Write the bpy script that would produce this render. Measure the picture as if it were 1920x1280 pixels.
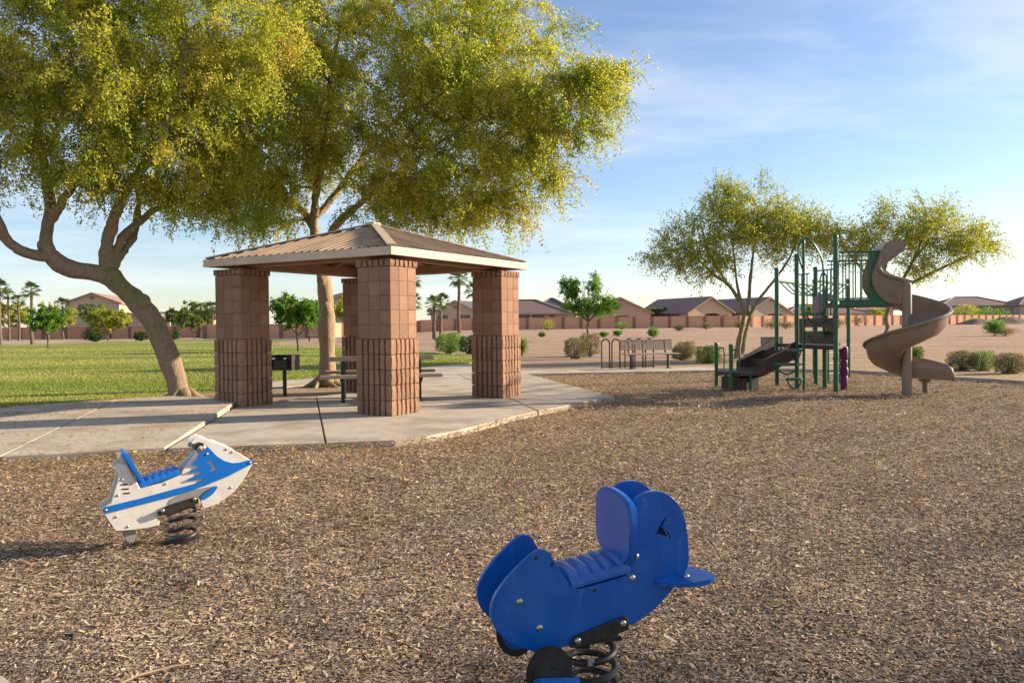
import bpy, bmesh, math, random
import numpy as np
from mathutils import Matrix, Vector, Euler

# ------------------------------------------------------------------ camera, sky, sun, exposure
scene = bpy.context.scene
for o in list(bpy.data.objects):
    bpy.data.objects.remove(o)
col = scene.collection
cam_data = bpy.data.cameras.new('camera')
cam = bpy.data.objects.new('camera', cam_data)
col.objects.link(cam)
cam_data.sensor_width = 36.0
cam_data.lens = 28.22
cam_data.clip_start = 0.05
cam_data.clip_end = 3000
cam.matrix_world = Matrix.Translation((0, 0, 1.213)) @ Matrix.Rotation(math.pi / 2 - 0.0192, 4, 'X') @ Matrix.Rotation(-0.0104, 4, 'Z')
scene.camera = cam

SUN_AZ = math.atan2(0.958, 0.287)          # from +Y towards +X
SUN_EL = math.radians(18.0)
world = bpy.data.worlds.new('World')
scene.world = world
world.use_nodes = True
wn = world.node_tree
wn.nodes.clear()
w_out = wn.nodes.new('ShaderNodeOutputWorld')
w_bg = wn.nodes.new('ShaderNodeBackground')
w_sky = wn.nodes.new('ShaderNodeTexSky')
w_sky.sky_type = 'NISHITA'
w_sky.sun_disc = False
w_sky.sun_elevation = SUN_EL
w_sky.sun_rotation = SUN_AZ
w_sky.altitude = 350
w_sky.air_density = 1.0
w_sky.dust_density = 0.4
w_sky.ozone_density = 3.0
w_bg.inputs['Strength'].default_value = 0.092
# thin cirrus spread evenly over the whole dome (a flat layer seen in perspective)
w_tc = wn.nodes.new('ShaderNodeTexCoord')
w_sep = wn.nodes.new('ShaderNodeSeparateXYZ')
wn.links.new(w_tc.outputs['Generated'], w_sep.inputs[0])
def wmath(op, a, b=None, clamp=False):
    n = wn.nodes.new('ShaderNodeMath'); n.operation = op; n.use_clamp = clamp
    for i, v in enumerate((a, b)):
        if v is None: continue
        if isinstance(v, (int, float)): n.inputs[i].default_value = v
        else: wn.links.new(v, n.inputs[i])
    return n.outputs[0]
zz = wmath('ADD', wmath('MAXIMUM', w_sep.outputs['Z'], 0.0), 0.10)
w_cmb = wn.nodes.new('ShaderNodeCombineXYZ')
wn.links.new(wmath('DIVIDE', w_sep.outputs['X'], zz), w_cmb.inputs[0])
wn.links.new(wmath('DIVIDE', w_sep.outputs['Y'], zz), w_cmb.inputs[1])
w_map = wn.nodes.new('ShaderNodeMapping')
w_map.inputs['Rotation'].default_value = (0, 0, 0.35)
w_map.inputs['Scale'].default_value = (0.55, 1.0, 1.0)
w_map.inputs['Location'].default_value = (3.6, 1.3, 0)
wn.links.new(w_cmb.outputs[0], w_map.inputs[0])
def wnoise(scale, detail, rough, dist):
    n = wn.nodes.new('ShaderNodeTexNoise')
    n.inputs['Scale'].default_value = scale; n.inputs['Detail'].default_value = detail
    n.inputs['Roughness'].default_value = rough; n.inputs['Distortion'].default_value = dist
    wn.links.new(w_map.outputs[0], n.inputs['Vector'])
    return n.outputs['Fac']
n1 = wnoise(0.75, 5, 0.55, 0.5)
n2 = wnoise(3.1, 9, 0.62, 1.2)
cl = wmath('ADD', wmath('MULTIPLY', n1, 0.72), wmath('MULTIPLY', n2, 0.28))
w_ramp = wn.nodes.new('ShaderNodeMapRange')
w_ramp.interpolation_type = 'SMOOTHSTEP'
w_ramp.inputs['From Min'].default_value = 0.36
w_ramp.inputs['From Max'].default_value = 0.70
w_ramp.inputs['To Max'].default_value = 0.46
wn.links.new(cl, w_ramp.inputs['Value'])
w_mix = wn.nodes.new('ShaderNodeMix'); w_mix.data_type = 'RGBA'
w_mix.inputs[7].default_value = (5.4, 5.35, 5.4, 1)
wn.links.new(w_ramp.outputs[0], w_mix.inputs[0])
w_tint = wn.nodes.new('ShaderNodeMix'); w_tint.data_type = 'RGBA'; w_tint.blend_type = 'MULTIPLY'
w_tint.inputs[0].default_value = 1.0
w_tint.inputs[7].default_value = (0.97, 0.885, 0.885, 1)
wn.links.new(w_sky.outputs[0], w_tint.inputs[6])
wn.links.new(w_tint.outputs[2], w_mix.inputs[6])
wn.links.new(w_mix.outputs[2], w_bg.inputs['Color'])
wn.links.new(w_bg.outputs[0], w_out.inputs['Surface'])

sun_data = bpy.data.lights.new('sun', 'SUN')
sun_data.energy = 4.5
sun_data.angle = math.radians(0.9)
sun_data.color = (1.0, 0.82, 0.60)
sun = bpy.data.objects.new('sun', sun_data)
col.objects.link(sun)
sun_dir = Vector((math.sin(SUN_AZ) * math.cos(SUN_EL), math.cos(SUN_AZ) * math.cos(SUN_EL), math.sin(SUN_EL)))
sun.rotation_euler = sun_dir.to_track_quat('Z', 'Y').to_euler()
sun.location = (30, 10, 30)

vs = scene.view_settings
vs.view_transform = 'Standard'
vs.look = 'None'
vs.exposure = 1.27
vs.gamma = 1.0
vs.use_curve_mapping = False
scene.cycles.max_bounces = 6
scene.cycles.diffuse_bounces = 3
scene.cycles.glossy_bounces = 2
scene.cycles.transmission_bounces = 3

# ------------------------------------------------------------------ helpers
RNG = np.random.default_rng(7)
random.seed(11)

def tag(o, label=None, cat=None, group=None, kind=None):
    if label: o['label'] = label
    if cat: o['category'] = cat
    if group: o['group'] = group
    if kind: o['kind'] = kind
    return o

def empty(name, loc=(0, 0, 0), rz=0.0, label=None, cat=None, group=None):
    o = bpy.data.objects.new(name, None)
    o.empty_display_size = 0.2
    col.objects.link(o)
    o.location = loc
    o.rotation_euler = (0, 0, rz)
    return tag(o, label, cat, group)

def inst(name, me, parent=None, loc=(0, 0, 0), rot=(0, 0, 0), scale=(1, 1, 1)):
    o = bpy.data.objects.new(name, me)
    col.objects.link(o)
    o.parent = parent
    o.location = loc; o.rotation_euler = rot; o.scale = scale
    return o

def copy_tree(o, parent=None):
    c = o.copy()
    col.objects.link(c)
    c.parent = parent
    for ch in list(o.children):
        copy_tree(ch, c)
    return c

class MB:
    def __init__(s):
        s.v = []; s.f = []
    def add(s, vs_, fs):
        b = len(s.v)
        s.v += [tuple(map(float, p)) for p in vs_]
        s.f += [tuple(i + b for i in f) for f in fs]
        return s
    def box(s, c, size, rz=0.0, M=None):
        hx, hy, hz = size[0] / 2, size[1] / 2, size[2] / 2
        cr, sr = math.cos(rz), math.sin(rz)
        out = []
        for x, y, z in ((-hx, -hy, -hz), (hx, -hy, -hz), (hx, hy, -hz), (-hx, hy, -hz), (-hx, -hy, hz), (hx, -hy, hz), (hx, hy, hz), (-hx, hy, hz)):
            if M is not None:
                p = M @ Vector((x, y, z)); out.append((p.x + c[0], p.y + c[1], p.z + c[2]))
            else:
                out.append((x * cr - y * sr + c[0], x * sr + y * cr + c[1], z + c[2]))
        return s.add(out, [(0, 3, 2, 1), (4, 5, 6, 7), (0, 1, 5, 4), (1, 2, 6, 5), (2, 3, 7, 6), (3, 0, 4, 7)])
    def bar(s, a, b, w, h, up=(0, 0, 1)):
        a = Vector(a); b = Vector(b); d = (b - a)
        L = d.length; d = d / L
        x = d.cross(Vector(up))
        if x.length < 1e-4: x = Vector((1, 0, 0))
        x.normalize(); z = x.cross(d)
        M = Matrix((x, d, z)).transposed()
        return s.box((a + b) / 2, (w, L, h), M=M)
    def tube(s, pts, rad, seg=8, cap=True, closed=False):
        P = [Vector(p) for p in pts]; n = len(P)
        R = [rad] * n if isinstance(rad, (int, float)) else list(rad)
        prev = None; vs_ = []; fs = []
        for i in range(n):
            if closed:
                d = P[(i + 1) % n] - P[i - 1]
            else:
                d = P[min(i + 1, n - 1)] - P[max(i - 1, 0)]
            if d.length < 1e-9: d = Vector((0, 0, 1))
            d.normalize()
            if prev is None:
                ref = Vector((0, 0, 1)) if abs(d.z) < 0.9 else Vector((1, 0, 0))
                x = d.cross(ref).normalized()
            else:
                x = prev - d * prev.dot(d)
                if x.length < 1e-6: x = d.orthogonal()
                x.normalize()
            prev = x; y = d.cross(x)
            for k in range(seg):
                a = 2 * math.pi * k / seg
                vs_.append(P[i] + (x * math.cos(a) + y * math.sin(a)) * R[i])
        m = n if closed else n - 1
        for i in range(m):
            j = (i + 1) % n
            for k in range(seg):
                k2 = (k + 1) % seg
                fs.append((i * seg + k, i * seg + k2, j * seg + k2, j * seg + k))
        if cap and not closed:
            fs.append(tuple(range(seg - 1, -1, -1)))
            fs.append(tuple((n - 1) * seg + k for k in range(seg)))
        return s.add(vs_, fs)
    def prism(s, poly, t0, t1, fn):
        n = len(poly)
        A = sum(poly[i][0] * poly[(i + 1) % n][1] - poly[(i + 1) % n][0] * poly[i][1] for i in range(n))
        if A < 0: poly = poly[::-1]
        vs_ = [fn(u, v, t0) for u, v in poly] + [fn(u, v, t1) for u, v in poly]
        fs = [tuple(range(n - 1, -1, -1)), tuple(range(n, 2 * n))]
        for i in range(n):
            j = (i + 1) % n
            fs.append((i, j, n + j, n + i))
        return s.add(vs_, fs)
    def slab(s, poly, z0, z1):
        return s.prism(list(poly), z0, z1, lambda u, v, t: (u, v, t))
    def upright(s, poly, t0, t1):                       # outline in x-z, thickness along y
        return s.prism(list(poly), -t1, -t0, lambda u, v, t: (u, -t, v))
    def lathe(s, prof, seg=16, c=(0, 0, 0)):
        vs_ = []; fs = []
        n = len(prof)
        for r, z in prof:
            for k in range(seg):
                a = 2 * math.pi * k / seg
                vs_.append((c[0] + r * math.cos(a), c[1] + r * math.sin(a), c[2] + z))
        for i in range(n - 1):
            for k in range(seg):
                k2 = (k + 1) % seg
                fs.append((i * seg + k, i * seg + k2, (i + 1) * seg + k2, (i + 1) * seg + k))
        fs.append(tuple(range(seg - 1, -1, -1)))
        fs.append(tuple((n - 1) * seg + k for k in range(seg)))
        return s.add(vs_, fs)
    def mesh(s, name, mat, smooth=False, bevel=0.0, bseg=2):
        me = bpy.data.meshes.new(name)
        me.from_pydata(s.v, [], s.f)
        if bevel:
            bm = bmesh.new(); bm.from_mesh(me)
            bmesh.ops.remove_doubles(bm, verts=bm.verts, dist=1e-5)
            ed = [e for e in bm.edges if len(e.link_faces) == 2 and e.calc_face_angle(0) > 0.6]
            bmesh.ops.bevel(bm, geom=ed, offset=bevel, segments=bseg, affect='EDGES', clamp_overlap=True)
            bm.to_mesh(me); bm.free()
        if smooth:
            me.polygons.foreach_set('use_smooth', [True] * len(me.polygons))
            me.set_sharp_from_angle(angle=math.radians(42))
        me.materials.append(mat)
        me.update()
        return me
    def build(s, name, mat, parent=None, smooth=False, bevel=0.0, bseg=2, world=False):
        if world and parent is not None:
            l = parent.location
            s.v = [(x - l.x, y - l.y, z - l.z) for x, y, z in s.v]
        o = bpy.data.objects.new(name, s.mesh(name, mat, smooth, bevel, bseg))
        col.objects.link(o)
        o.parent = parent
        return o

def quads_object(name, V, mat, parent=None, tint=None, tris=False, extra=None):
    """V: (N,k,3) array of separate faces with k corners; tint: one number per face."""
    N, k = V.shape[0], V.shape[1]
    me = bpy.data.meshes.new(name)
    me.vertices.add(N * k); me.loops.add(N * k); me.polygons.add(N)
    me.vertices.foreach_set('co', V.reshape(-1).astype(np.float32))
    me.loops.foreach_set('vertex_index', np.arange(N * k, dtype=np.int32))
    me.polygons.foreach_set('loop_start', np.arange(0, N * k, k, dtype=np.int32))
    me.update(calc_edges=True)
    for nm, arr in (('tint', tint), ('extra', extra)):
        if arr is not None:
            at = me.attributes.new(nm, 'FLOAT', 'POINT')
            at.data.foreach_set('value', np.repeat(arr, k).astype(np.float32))
    me.materials.append(mat)
    o = bpy.data.objects.new(name, me)
    col.objects.link(o)
    o.parent = parent
    return o

def unit(a):
    return a / np.maximum(np.linalg.norm(a, axis=-1, keepdims=True), 1e-9)

def smoothstep(a, b, x):
    t = min(1.0, max(0.0, (x - a) / (b - a)))
    return t * t * (3 - 2 * t)

def ground_z(x, y):
    r = 0.72 * smoothstep(36, 122, y) * smoothstep(-26, -6, x)
    return -0.085 + r

# ------------------------------------------------------------------ materials
MATS = {}
def nodes_of(name):
    m = bpy.data.materials.new(name); m.use_nodes = True
    nt = m.node_tree
    b = nt.nodes['Principled BSDF']
    return m, nt, b

def ramp(nt, fac, stops):
    r = nt.nodes.new('ShaderNodeValToRGB')
    e = r.color_ramp.elements
    while len(e) > 1: e.remove(e[-1])
    e[0].position = stops[0][0]; e[0].color = (*stops[0][1], 1)
    for p, c in stops[1:]:
        k = e.new(p); k.color = (*c, 1)
    nt.links.new(fac, r.inputs[0])
    return r.outputs[0]

def noise(nt, scale, detail=4, rough=0.55, vec=None, dist=0.0, coord='Object', mscale=None):
    tc = nt.nodes.new('ShaderNodeTexCoord')
    n = nt.nodes.new('ShaderNodeTexNoise')
    n.inputs['Scale'].default_value = scale; n.inputs['Detail'].default_value = detail
    n.inputs['Roughness'].default_value = rough; n.inputs['Distortion'].default_value = dist
    v = tc.outputs[coord]
    if mscale:
        mp = nt.nodes.new('ShaderNodeMapping'); mp.inputs['Scale'].default_value = mscale
        nt.links.new(v, mp.inputs[0]); v = mp.outputs[0]
    nt.links.new(v, n.inputs['Vector'])
    return n.outputs['Fac']

def mixc(nt, fac, a, b, mode='MIX'):
    m = nt.nodes.new('ShaderNodeMix'); m.data_type = 'RGBA'; m.blend_type = mode
    for i, v in ((0, fac), (6, a), (7, b)):
        if isinstance(v, (int, float)): m.inputs[i].default_value = v
        elif isinstance(v, tuple): m.inputs[i].default_value = (*v, 1)
        else: nt.links.new(v, m.inputs[i])
    return m.outputs[2]

def bump(nt, b, h, strength=0.3, dist=0.01):
    n = nt.nodes.new('ShaderNodeBump')
    n.inputs['Strength'].default_value = strength; n.inputs['Distance'].default_value = dist
    nt.links.new(h, n.inputs['Height']); nt.links.new(n.outputs[0], b.inputs['Normal'])

def attr(nt, name):
    a = nt.nodes.new('ShaderNodeAttribute'); a.attribute_name = name
    return a.outputs['Fac']

def objrand(nt):
    return nt.nodes.new('ShaderNodeObjectInfo').outputs['Random']

def speck(name, c0, c1, scale=6, rough=0.8, bs=0.25, bd=0.01, bscale=None, spec=0.3, rnd=0.0, metal=0.0, big=None, mscale=None, wear=None):
    m, nt, b = nodes_of(name)
    f = noise(nt, scale, 5, 0.6, mscale=mscale)
    c = ramp(nt, f, [(0.3, c0), (0.7, c1)])
    if big:                                            # slow stains
        f2 = noise(nt, big[0], 3, 0.5)
        g = nt.nodes.new('ShaderNodeMapRange')
        g.inputs['From Min'].default_value = 0.48; g.inputs['From Max'].default_value = 0.68
        g.inputs['To Max'].default_value = big[2]
        nt.links.new(f2, g.inputs['Value'])
        c = mixc(nt, g.outputs[0], c, big[1])
    if wear:                                           # thin scuffs and run marks
        f3 = noise(nt, wear[0], 8, 0.75, mscale=wear[1], dist=1.5)
        g3 = nt.nodes.new('ShaderNodeMapRange')
        g3.inputs['From Min'].default_value = 0.56; g3.inputs['From Max'].default_value = 0.72
        g3.inputs['To Max'].default_value = wear[3]
        nt.links.new(f3, g3.inputs['Value'])
        c = mixc(nt, g3.outputs[0], c, wear[2])
    if rnd:
        h = nt.nodes.new('ShaderNodeMapRange')
        h.inputs['To Min'].default_value = 1 - rnd; h.inputs['To Max'].default_value = 1 + rnd
        nt.links.new(objrand(nt), h.inputs['Value'])
        v = nt.nodes.new('ShaderNodeHueSaturation')
        nt.links.new(h.outputs[0], v.inputs['Value']); nt.links.new(c, v.inputs['Color'])
        c = v.outputs[0]
    nt.links.new(c, b.inputs['Base Color'])
    b.inputs['Roughness'].default_value = rough
    b.inputs['Specular IOR Level'].default_value = spec
    b.inputs['Metallic'].default_value = metal
    if bs: bump(nt, b, noise(nt, bscale or scale * 4, 6, 0.65), bs, bd)
    MATS[name] = m
    return m

def leafmat(name, stops, trans=0.35, rough=0.6):
    m, nt, b = nodes_of(name)
    c = ramp(nt, attr(nt, 'tint'), stops)
    nt.links.new(c, b.inputs['Base Color'])
    b.inputs['Roughness'].default_value = rough
    b.inputs['Specular IOR Level'].default_value = 0.25
    t = nt.nodes.new('ShaderNodeBsdfTranslucent')
    nt.links.new(c, t.inputs['Color'])
    mx = nt.nodes.new('ShaderNodeMixShader'); mx.inputs[0].default_value = trans
    nt.links.new(b.outputs[0], mx.inputs[1]); nt.links.new(t.outputs[0], mx.inputs[2])
    nt.links.new(mx.outputs[0], nt.nodes['Material Output'].inputs['Surface'])
    MATS[name] = m
    return m

M_block = speck('split_block', (0.245, 0.142, 0.092), (0.345, 0.208, 0.136), 28, 0.92, 0.5, 0.006, 120, 0.2, rnd=0.15, big=(3.0, (0.22, 0.125, 0.085), 0.45))
M_mortar = speck('mortar', (0.12, 0.065, 0.045), (0.17, 0.095, 0.065), 20, 0.95, 0.3, 0.004)
M_conc = speck('concrete', (0.41, 0.345, 0.275), (0.52, 0.45, 0.365), 5, 0.85, 0.25, 0.004, 90, 0.25, rnd=0.05, big=(1.3, (0.27, 0.215, 0.155), 0.7), wear=(2.2, (1, 1, 1), (0.33, 0.25, 0.15), 0.5))
M_fascia = speck('fascia_paint', (0.50, 0.405, 0.30), (0.58, 0.48, 0.365), 3, 0.6, 0.12, 0.004, 30, 0.3, big=(2.0, (0.40, 0.31, 0.22), 0.4))
M_roof = speck('roof_sheet_paint', (0.34, 0.235, 0.15), (0.43, 0.305, 0.20), 3, 0.5, 0.1, 0.004, 30, 0.4, rnd=0.08, big=(2.5, (0.22, 0.145, 0.09), 0.5))
M_beam = speck('beam_paint', (0.29, 0.175, 0.118), (0.35, 0.215, 0.148), 4, 0.6, 0.1, 0.004, 30)
M_green = speck('green_powder_coat', (0.004, 0.085, 0.034), (0.006, 0.12, 0.05), 5, 0.33, 0.05, 0.002, 60, 0.5)
M_deck = speck('brown_vinyl', (0.045, 0.030, 0.028), (0.075, 0.052, 0.046), 12, 0.6, 0.2, 0.003, 60, 0.3)
M_panelbrown = speck('brown_plastic_panel', (0.075, 0.045, 0.036), (0.10, 0.064, 0.05), 8, 0.5, 0.1, 0.002, 60)
M_slide = speck('slide_plastic', (0.195, 0.138, 0.097), (0.245, 0.178, 0.127), 3, 0.38, 0.05, 0.003, 20, 0.45, big=(1.5, (0.27, 0.19, 0.15), 0.5), wear=(5, (1, 1, 0.2), (0.30, 0.22, 0.18), 0.5))
M_purple = speck('purple_plastic', (0.11, 0.014, 0.075), (0.15, 0.024, 0.105), 5, 0.45, 0.05, 0.002, 40)
M_mauve = speck('mauve_plastic', (0.34, 0.19, 0.30), (0.40, 0.24, 0.35), 5, 0.45, 0.05, 0.002, 40)
M_blue = speck('whale_blue', (0.003, 0.085, 0.37), (0.005, 0.115, 0.45), 9, 0.30, 0.06, 0.001, 90, 0.5, big=(7.0, (0.03, 0.15, 0.44), 0.5), wear=(16, (1, 1, 0.22), (0.16, 0.27, 0.50), 0.55))
M_bluedark = speck('whale_blue_shade', (0.001, 0.014, 0.07), (0.002, 0.02, 0.09), 9, 0.5, 0)  # whale blue darkened for the shade inside the eye slot
M_jetblue = speck('jet_blue', (0.003, 0.135, 0.50), (0.005, 0.16, 0.58), 9, 0.35, 0.04, 0.001, 60, 0.45)
M_white = speck('jet_white', (0.66, 0.62, 0.56), (0.76, 0.73, 0.67), 9, 0.4, 0.06, 0.001, 60, 0.45, big=(8.0, (0.55, 0.49, 0.40), 0.5), wear=(18, (1, 1, 0.3), (0.48, 0.42, 0.34), 0.5))
M_black = speck('black_metal', (0.016, 0.014, 0.013), (0.045, 0.038, 0.032), 18, 0.5, 0.2, 0.002, 90, 0.4)
M_steel = speck('bolt_steel', (0.45, 0.44, 0.42), (0.6, 0.58, 0.55), 30, 0.35, 0, metal=0.9)
M_grey = speck('grey_plastic', (0.23, 0.22, 0.21), (0.30, 0.29, 0.27), 12, 0.6, 0.1, 0.002)
M_tan = speck('bench_tan', (0.33, 0.265, 0.19), (0.42, 0.345, 0.255), 8, 0.6, 0.15, 0.004, 60)
M_maroon = speck('rack_maroon', (0.07, 0.018, 0.016), (0.10, 0.028, 0.024), 8, 0.45, 0.05, 0.002)
M_darkgreen = speck('dark_green_leg', (0.012, 0.022, 0.018), (0.02, 0.035, 0.03), 8, 0.5, 0)
M_boxgrey = speck('utility_box', (0.17, 0.165, 0.14), (0.22, 0.21, 0.18), 4, 0.6, 0.1, 0.003)
M_fence = speck('fence_block', (0.54, 0.285, 0.18), (0.62, 0.345, 0.225), 2.5, 0.9, 0.25, 0.01, 14, 0.2, rnd=0.05)
M_fpost = speck('fence_post', (0.23, 0.125, 0.088), (0.28, 0.16, 0.115), 3, 0.9, 0.2, 0.01)
M_stucco = speck('stucco_tan', (0.50, 0.375, 0.25), (0.57, 0.43, 0.295), 1.2, 0.9, 0.2, 0.01, 12)
M_stucco2 = speck('stucco_rose', (0.48, 0.31, 0.215), (0.55, 0.36, 0.255), 1.2, 0.9, 0.2, 0.01, 12)
M_stucco3 = speck('stucco_pale', (0.47, 0.385, 0.295), (0.54, 0.445, 0.345), 1.2, 0.9, 0.2, 0.01, 12)
M_tile = speck('roof_tile_plum', (0.21, 0.135, 0.122), (0.28, 0.185, 0.165), 5, 0.8, 0.5, 0.05, 9)
M_tile2 = speck('roof_tile_clay', (0.28, 0.185, 0.14), (0.35, 0.235, 0.18), 5, 0.8, 0.5, 0.05, 9)
M_tile3 = speck('roof_tile_slate', (0.088, 0.08, 0.088), (0.125, 0.115, 0.125), 5, 0.8, 0.5, 0.05, 9)
M_trim = speck('house_trim', (0.34, 0.245, 0.17), (0.40, 0.29, 0.21), 2, 0.7, 0)
M_shade = speck('patio_shade', (0.20, 0.13, 0.095), (0.25, 0.165, 0.12), 2, 0.9, 0)  # dark wall colour carries the shade inside patios and attic vents
M_glass = speck('window_glass', (0.035, 0.042, 0.048), (0.06, 0.07, 0.08), 1, 0.12, 0, spec=0.6)
M_whitewood = speck('white_wood', (0.62, 0.6, 0.56), (0.7, 0.68, 0.64), 4, 0.6, 0)
M_rock = speck('dirt_mound', (0.17, 0.115, 0.09), (0.26, 0.18, 0.14), 3, 0.95, 0.6, 0.05, 12)
M_stick = speck('dry_twig', (0.36, 0.25, 0.14), (0.46, 0.34, 0.2), 20, 0.9, 0.3, 0.002)

def bark(name, brown, green, gbias):
    m, nt, b = nodes_of(name)
    f = noise(nt, 1.6, 4, 0.55)
    fine = noise(nt, 14, 8, 0.72, mscale=(1, 1, 0.35), dist=0.5)
    mr = nt.nodes.new('ShaderNodeMapRange')
    mr.inputs['From Min'].default_value = gbias; mr.inputs['From Max'].default_value = gbias + 0.16
    nt.links.new(f, mr.inputs['Value'])
    c = mixc(nt, mr.outputs[0], brown, green)
    c = mixc(nt, fine, mixc(nt, 0.68, c, (0.07, 0.048, 0.035)), c)
    vo = nt.nodes.new('ShaderNodeTexVoronoi'); vo.feature = 'DISTANCE_TO_EDGE'; vo.inputs['Scale'].default_value = 24
    tc = nt.nodes.new('ShaderNodeTexCoord'); mp = nt.nodes.new('ShaderNodeMapping'); mp.inputs['Scale'].default_value = (1.0, 1.0, 0.3)
    nt.links.new(tc.outputs['Object'], mp.inputs[0]); nt.links.new(mp.outputs[0], vo.inputs['Vector'])
    cr = nt.nodes.new('ShaderNodeMapRange'); cr.inputs['From Max'].default_value = 0.14
    cr.inputs['To Min'].default_value = 0.80
    nt.links.new(vo.outputs['Distance'], cr.inputs['Value'])
    vv = nt.nodes.new('ShaderNodeHueSaturation'); nt.links.new(c, vv.inputs['Color']); nt.links.new(cr.outputs[0], vv.inputs['Value'])
    c = vv.outputs[0]
    nt.links.new(c, b.inputs['Base Color'])
    b.inputs['Roughness'].default_value = 0.85
    b.inputs['Specular IOR Level'].default_value = 0.2
    ad = nt.nodes.new('ShaderNodeMath'); nt.links.new(fine, ad.inputs[0]); nt.links.new(cr.outputs[0], ad.inputs[1])
    bump(nt, b, ad.outputs[0], 0.7, 0.035)
    MATS[name] = m
    return m
M_bark = bark('palo_verde_bark', (0.43, 0.31, 0.215), (0.30, 0.30, 0.11), 0.50)
M_bark2 = bark('palo_verde_bark_brown', (0.45, 0.33, 0.21), (0.36, 0.30, 0.14), 0.58)
M_bark3 = bark('green_limb_bark', (0.33, 0.26, 0.16), (0.26, 0.27, 0.11), 0.40)
M_bark4 = bark('grey_bark', (0.14, 0.105, 0.08), (0.16, 0.125, 0.09), 0.5)
M_palmbark = bark('palm_bark', (0.22, 0.16, 0.12), (0.27, 0.20, 0.145), 0.5)

M_leaf_pv = leafmat('palo_verde_leaf', [(0.0, (0.20, 0.30, 0.03)), (0.3, (0.42, 0.48, 0.05)), (0.6, (0.60, 0.59, 0.07)), (0.85, (0.66, 0.57, 0.10)), (1.0, (0.58, 0.43, 0.12))], 0.60)
M_leaf_pv2 = leafmat('palo_verde_leaf_far', [(0.0, (0.22, 0.29, 0.032)), (0.5, (0.43, 0.45, 0.05)), (1.0, (0.63, 0.56, 0.085))], 0.60)
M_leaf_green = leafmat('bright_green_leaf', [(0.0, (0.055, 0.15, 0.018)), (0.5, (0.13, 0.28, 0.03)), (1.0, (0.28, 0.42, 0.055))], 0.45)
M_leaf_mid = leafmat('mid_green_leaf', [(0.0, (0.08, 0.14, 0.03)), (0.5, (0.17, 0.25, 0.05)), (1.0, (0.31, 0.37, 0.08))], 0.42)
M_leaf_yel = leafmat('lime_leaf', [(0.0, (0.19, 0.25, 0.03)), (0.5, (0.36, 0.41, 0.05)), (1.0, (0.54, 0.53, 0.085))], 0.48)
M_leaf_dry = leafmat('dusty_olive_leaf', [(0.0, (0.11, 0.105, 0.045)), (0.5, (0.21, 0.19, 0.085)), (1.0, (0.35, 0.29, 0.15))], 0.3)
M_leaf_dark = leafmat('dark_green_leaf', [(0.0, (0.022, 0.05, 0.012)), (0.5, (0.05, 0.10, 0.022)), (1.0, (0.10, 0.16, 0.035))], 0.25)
M_palmleaf = leafmat('palm_leaf', [(0.0, (0.07, 0.10, 0.035)), (0.5, (0.12, 0.17, 0.05)), (1.0, (0.22, 0.26, 0.09))], 0.25)
M_drygrass = leafmat('dry_stem', [(0.0, (0.30, 0.22, 0.10)), (1.0, (0.46, 0.35, 0.18))], 0.2)
M_petal = leafmat('fallen_petal', [(0.0, (0.46, 0.25, 0.03)), (0.6, (0.62, 0.38, 0.045)), (1.0, (0.68, 0.47, 0.10))], 0.1)
M_grass = leafmat('grass_blade', [(0.0, (0.12, 0.20, 0.02)), (0.5, (0.24, 0.31, 0.045)), (1.0, (0.45, 0.41, 0.13))], 0.3)

def chips_mat():
    m, nt, b = nodes_of('wood_chip')
    c = ramp(nt, attr(nt, 'tint'), [(0.0, (0.125, 0.088, 0.062)), (0.22, (0.23, 0.165, 0.115)), (0.5, (0.355, 0.262, 0.182)), (0.8, (0.465, 0.352, 0.248)), (1.0, (0.57, 0.455, 0.33))])
    c = mixc(nt, attr(nt, 'extra'), c, (0.56, 0.36, 0.085))
    nt.links.new(c, b.inputs['Base Color'])
    b.inputs['Roughness'].default_value = 0.9
    b.inputs['Specular IOR Level'].default_value = 0.15
    return m
M_chip = chips_mat()

def mulch_mat():
    m, nt, b = nodes_of('mulch')
    v = nt.nodes.new('ShaderNodeTexVoronoi'); v.inputs['Scale'].default_value = 34
    tc = nt.nodes.new('ShaderNodeTexCoord')
    mp = nt.nodes.new('ShaderNodeMapping'); mp.inputs['Scale'].default_value = (1, 1.7, 1)
    nt.links.new(tc.outputs['Object'], mp.inputs[0]); nt.links.new(mp.outputs[0], v.inputs['Vector'])
    sp = nt.nodes.new('ShaderNodeSeparateColor'); nt.links.new(v.outputs['Color'], sp.inputs[0])
    c = ramp(nt, sp.outputs[0], [(0.0, (0.10, 0.066, 0.042)), (0.3, (0.22, 0.15, 0.092)), (0.65, (0.37, 0.262, 0.16)), (1.0, (0.54, 0.40, 0.26))])
    f = noise(nt, 0.8, 4, 0.6)
    c = mixc(nt, ramp(nt, f, [(0.35, (0, 0, 0)), (0.75, (1, 1, 1))]), c, mixc(nt, 1.0, c, (0.74, 0.68, 0.64), 'MULTIPLY'))
    nt.links.new(c, b.inputs['Base Color'])
    b.inputs['Roughness'].default_value = 0.95
    b.inputs['Specular IOR Level'].default_value = 0.1
    bump(nt, b, noise(nt, 45, 6, 0.7), 0.9, 0.03)
    return m
M_mulch = mulch_mat()

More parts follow.
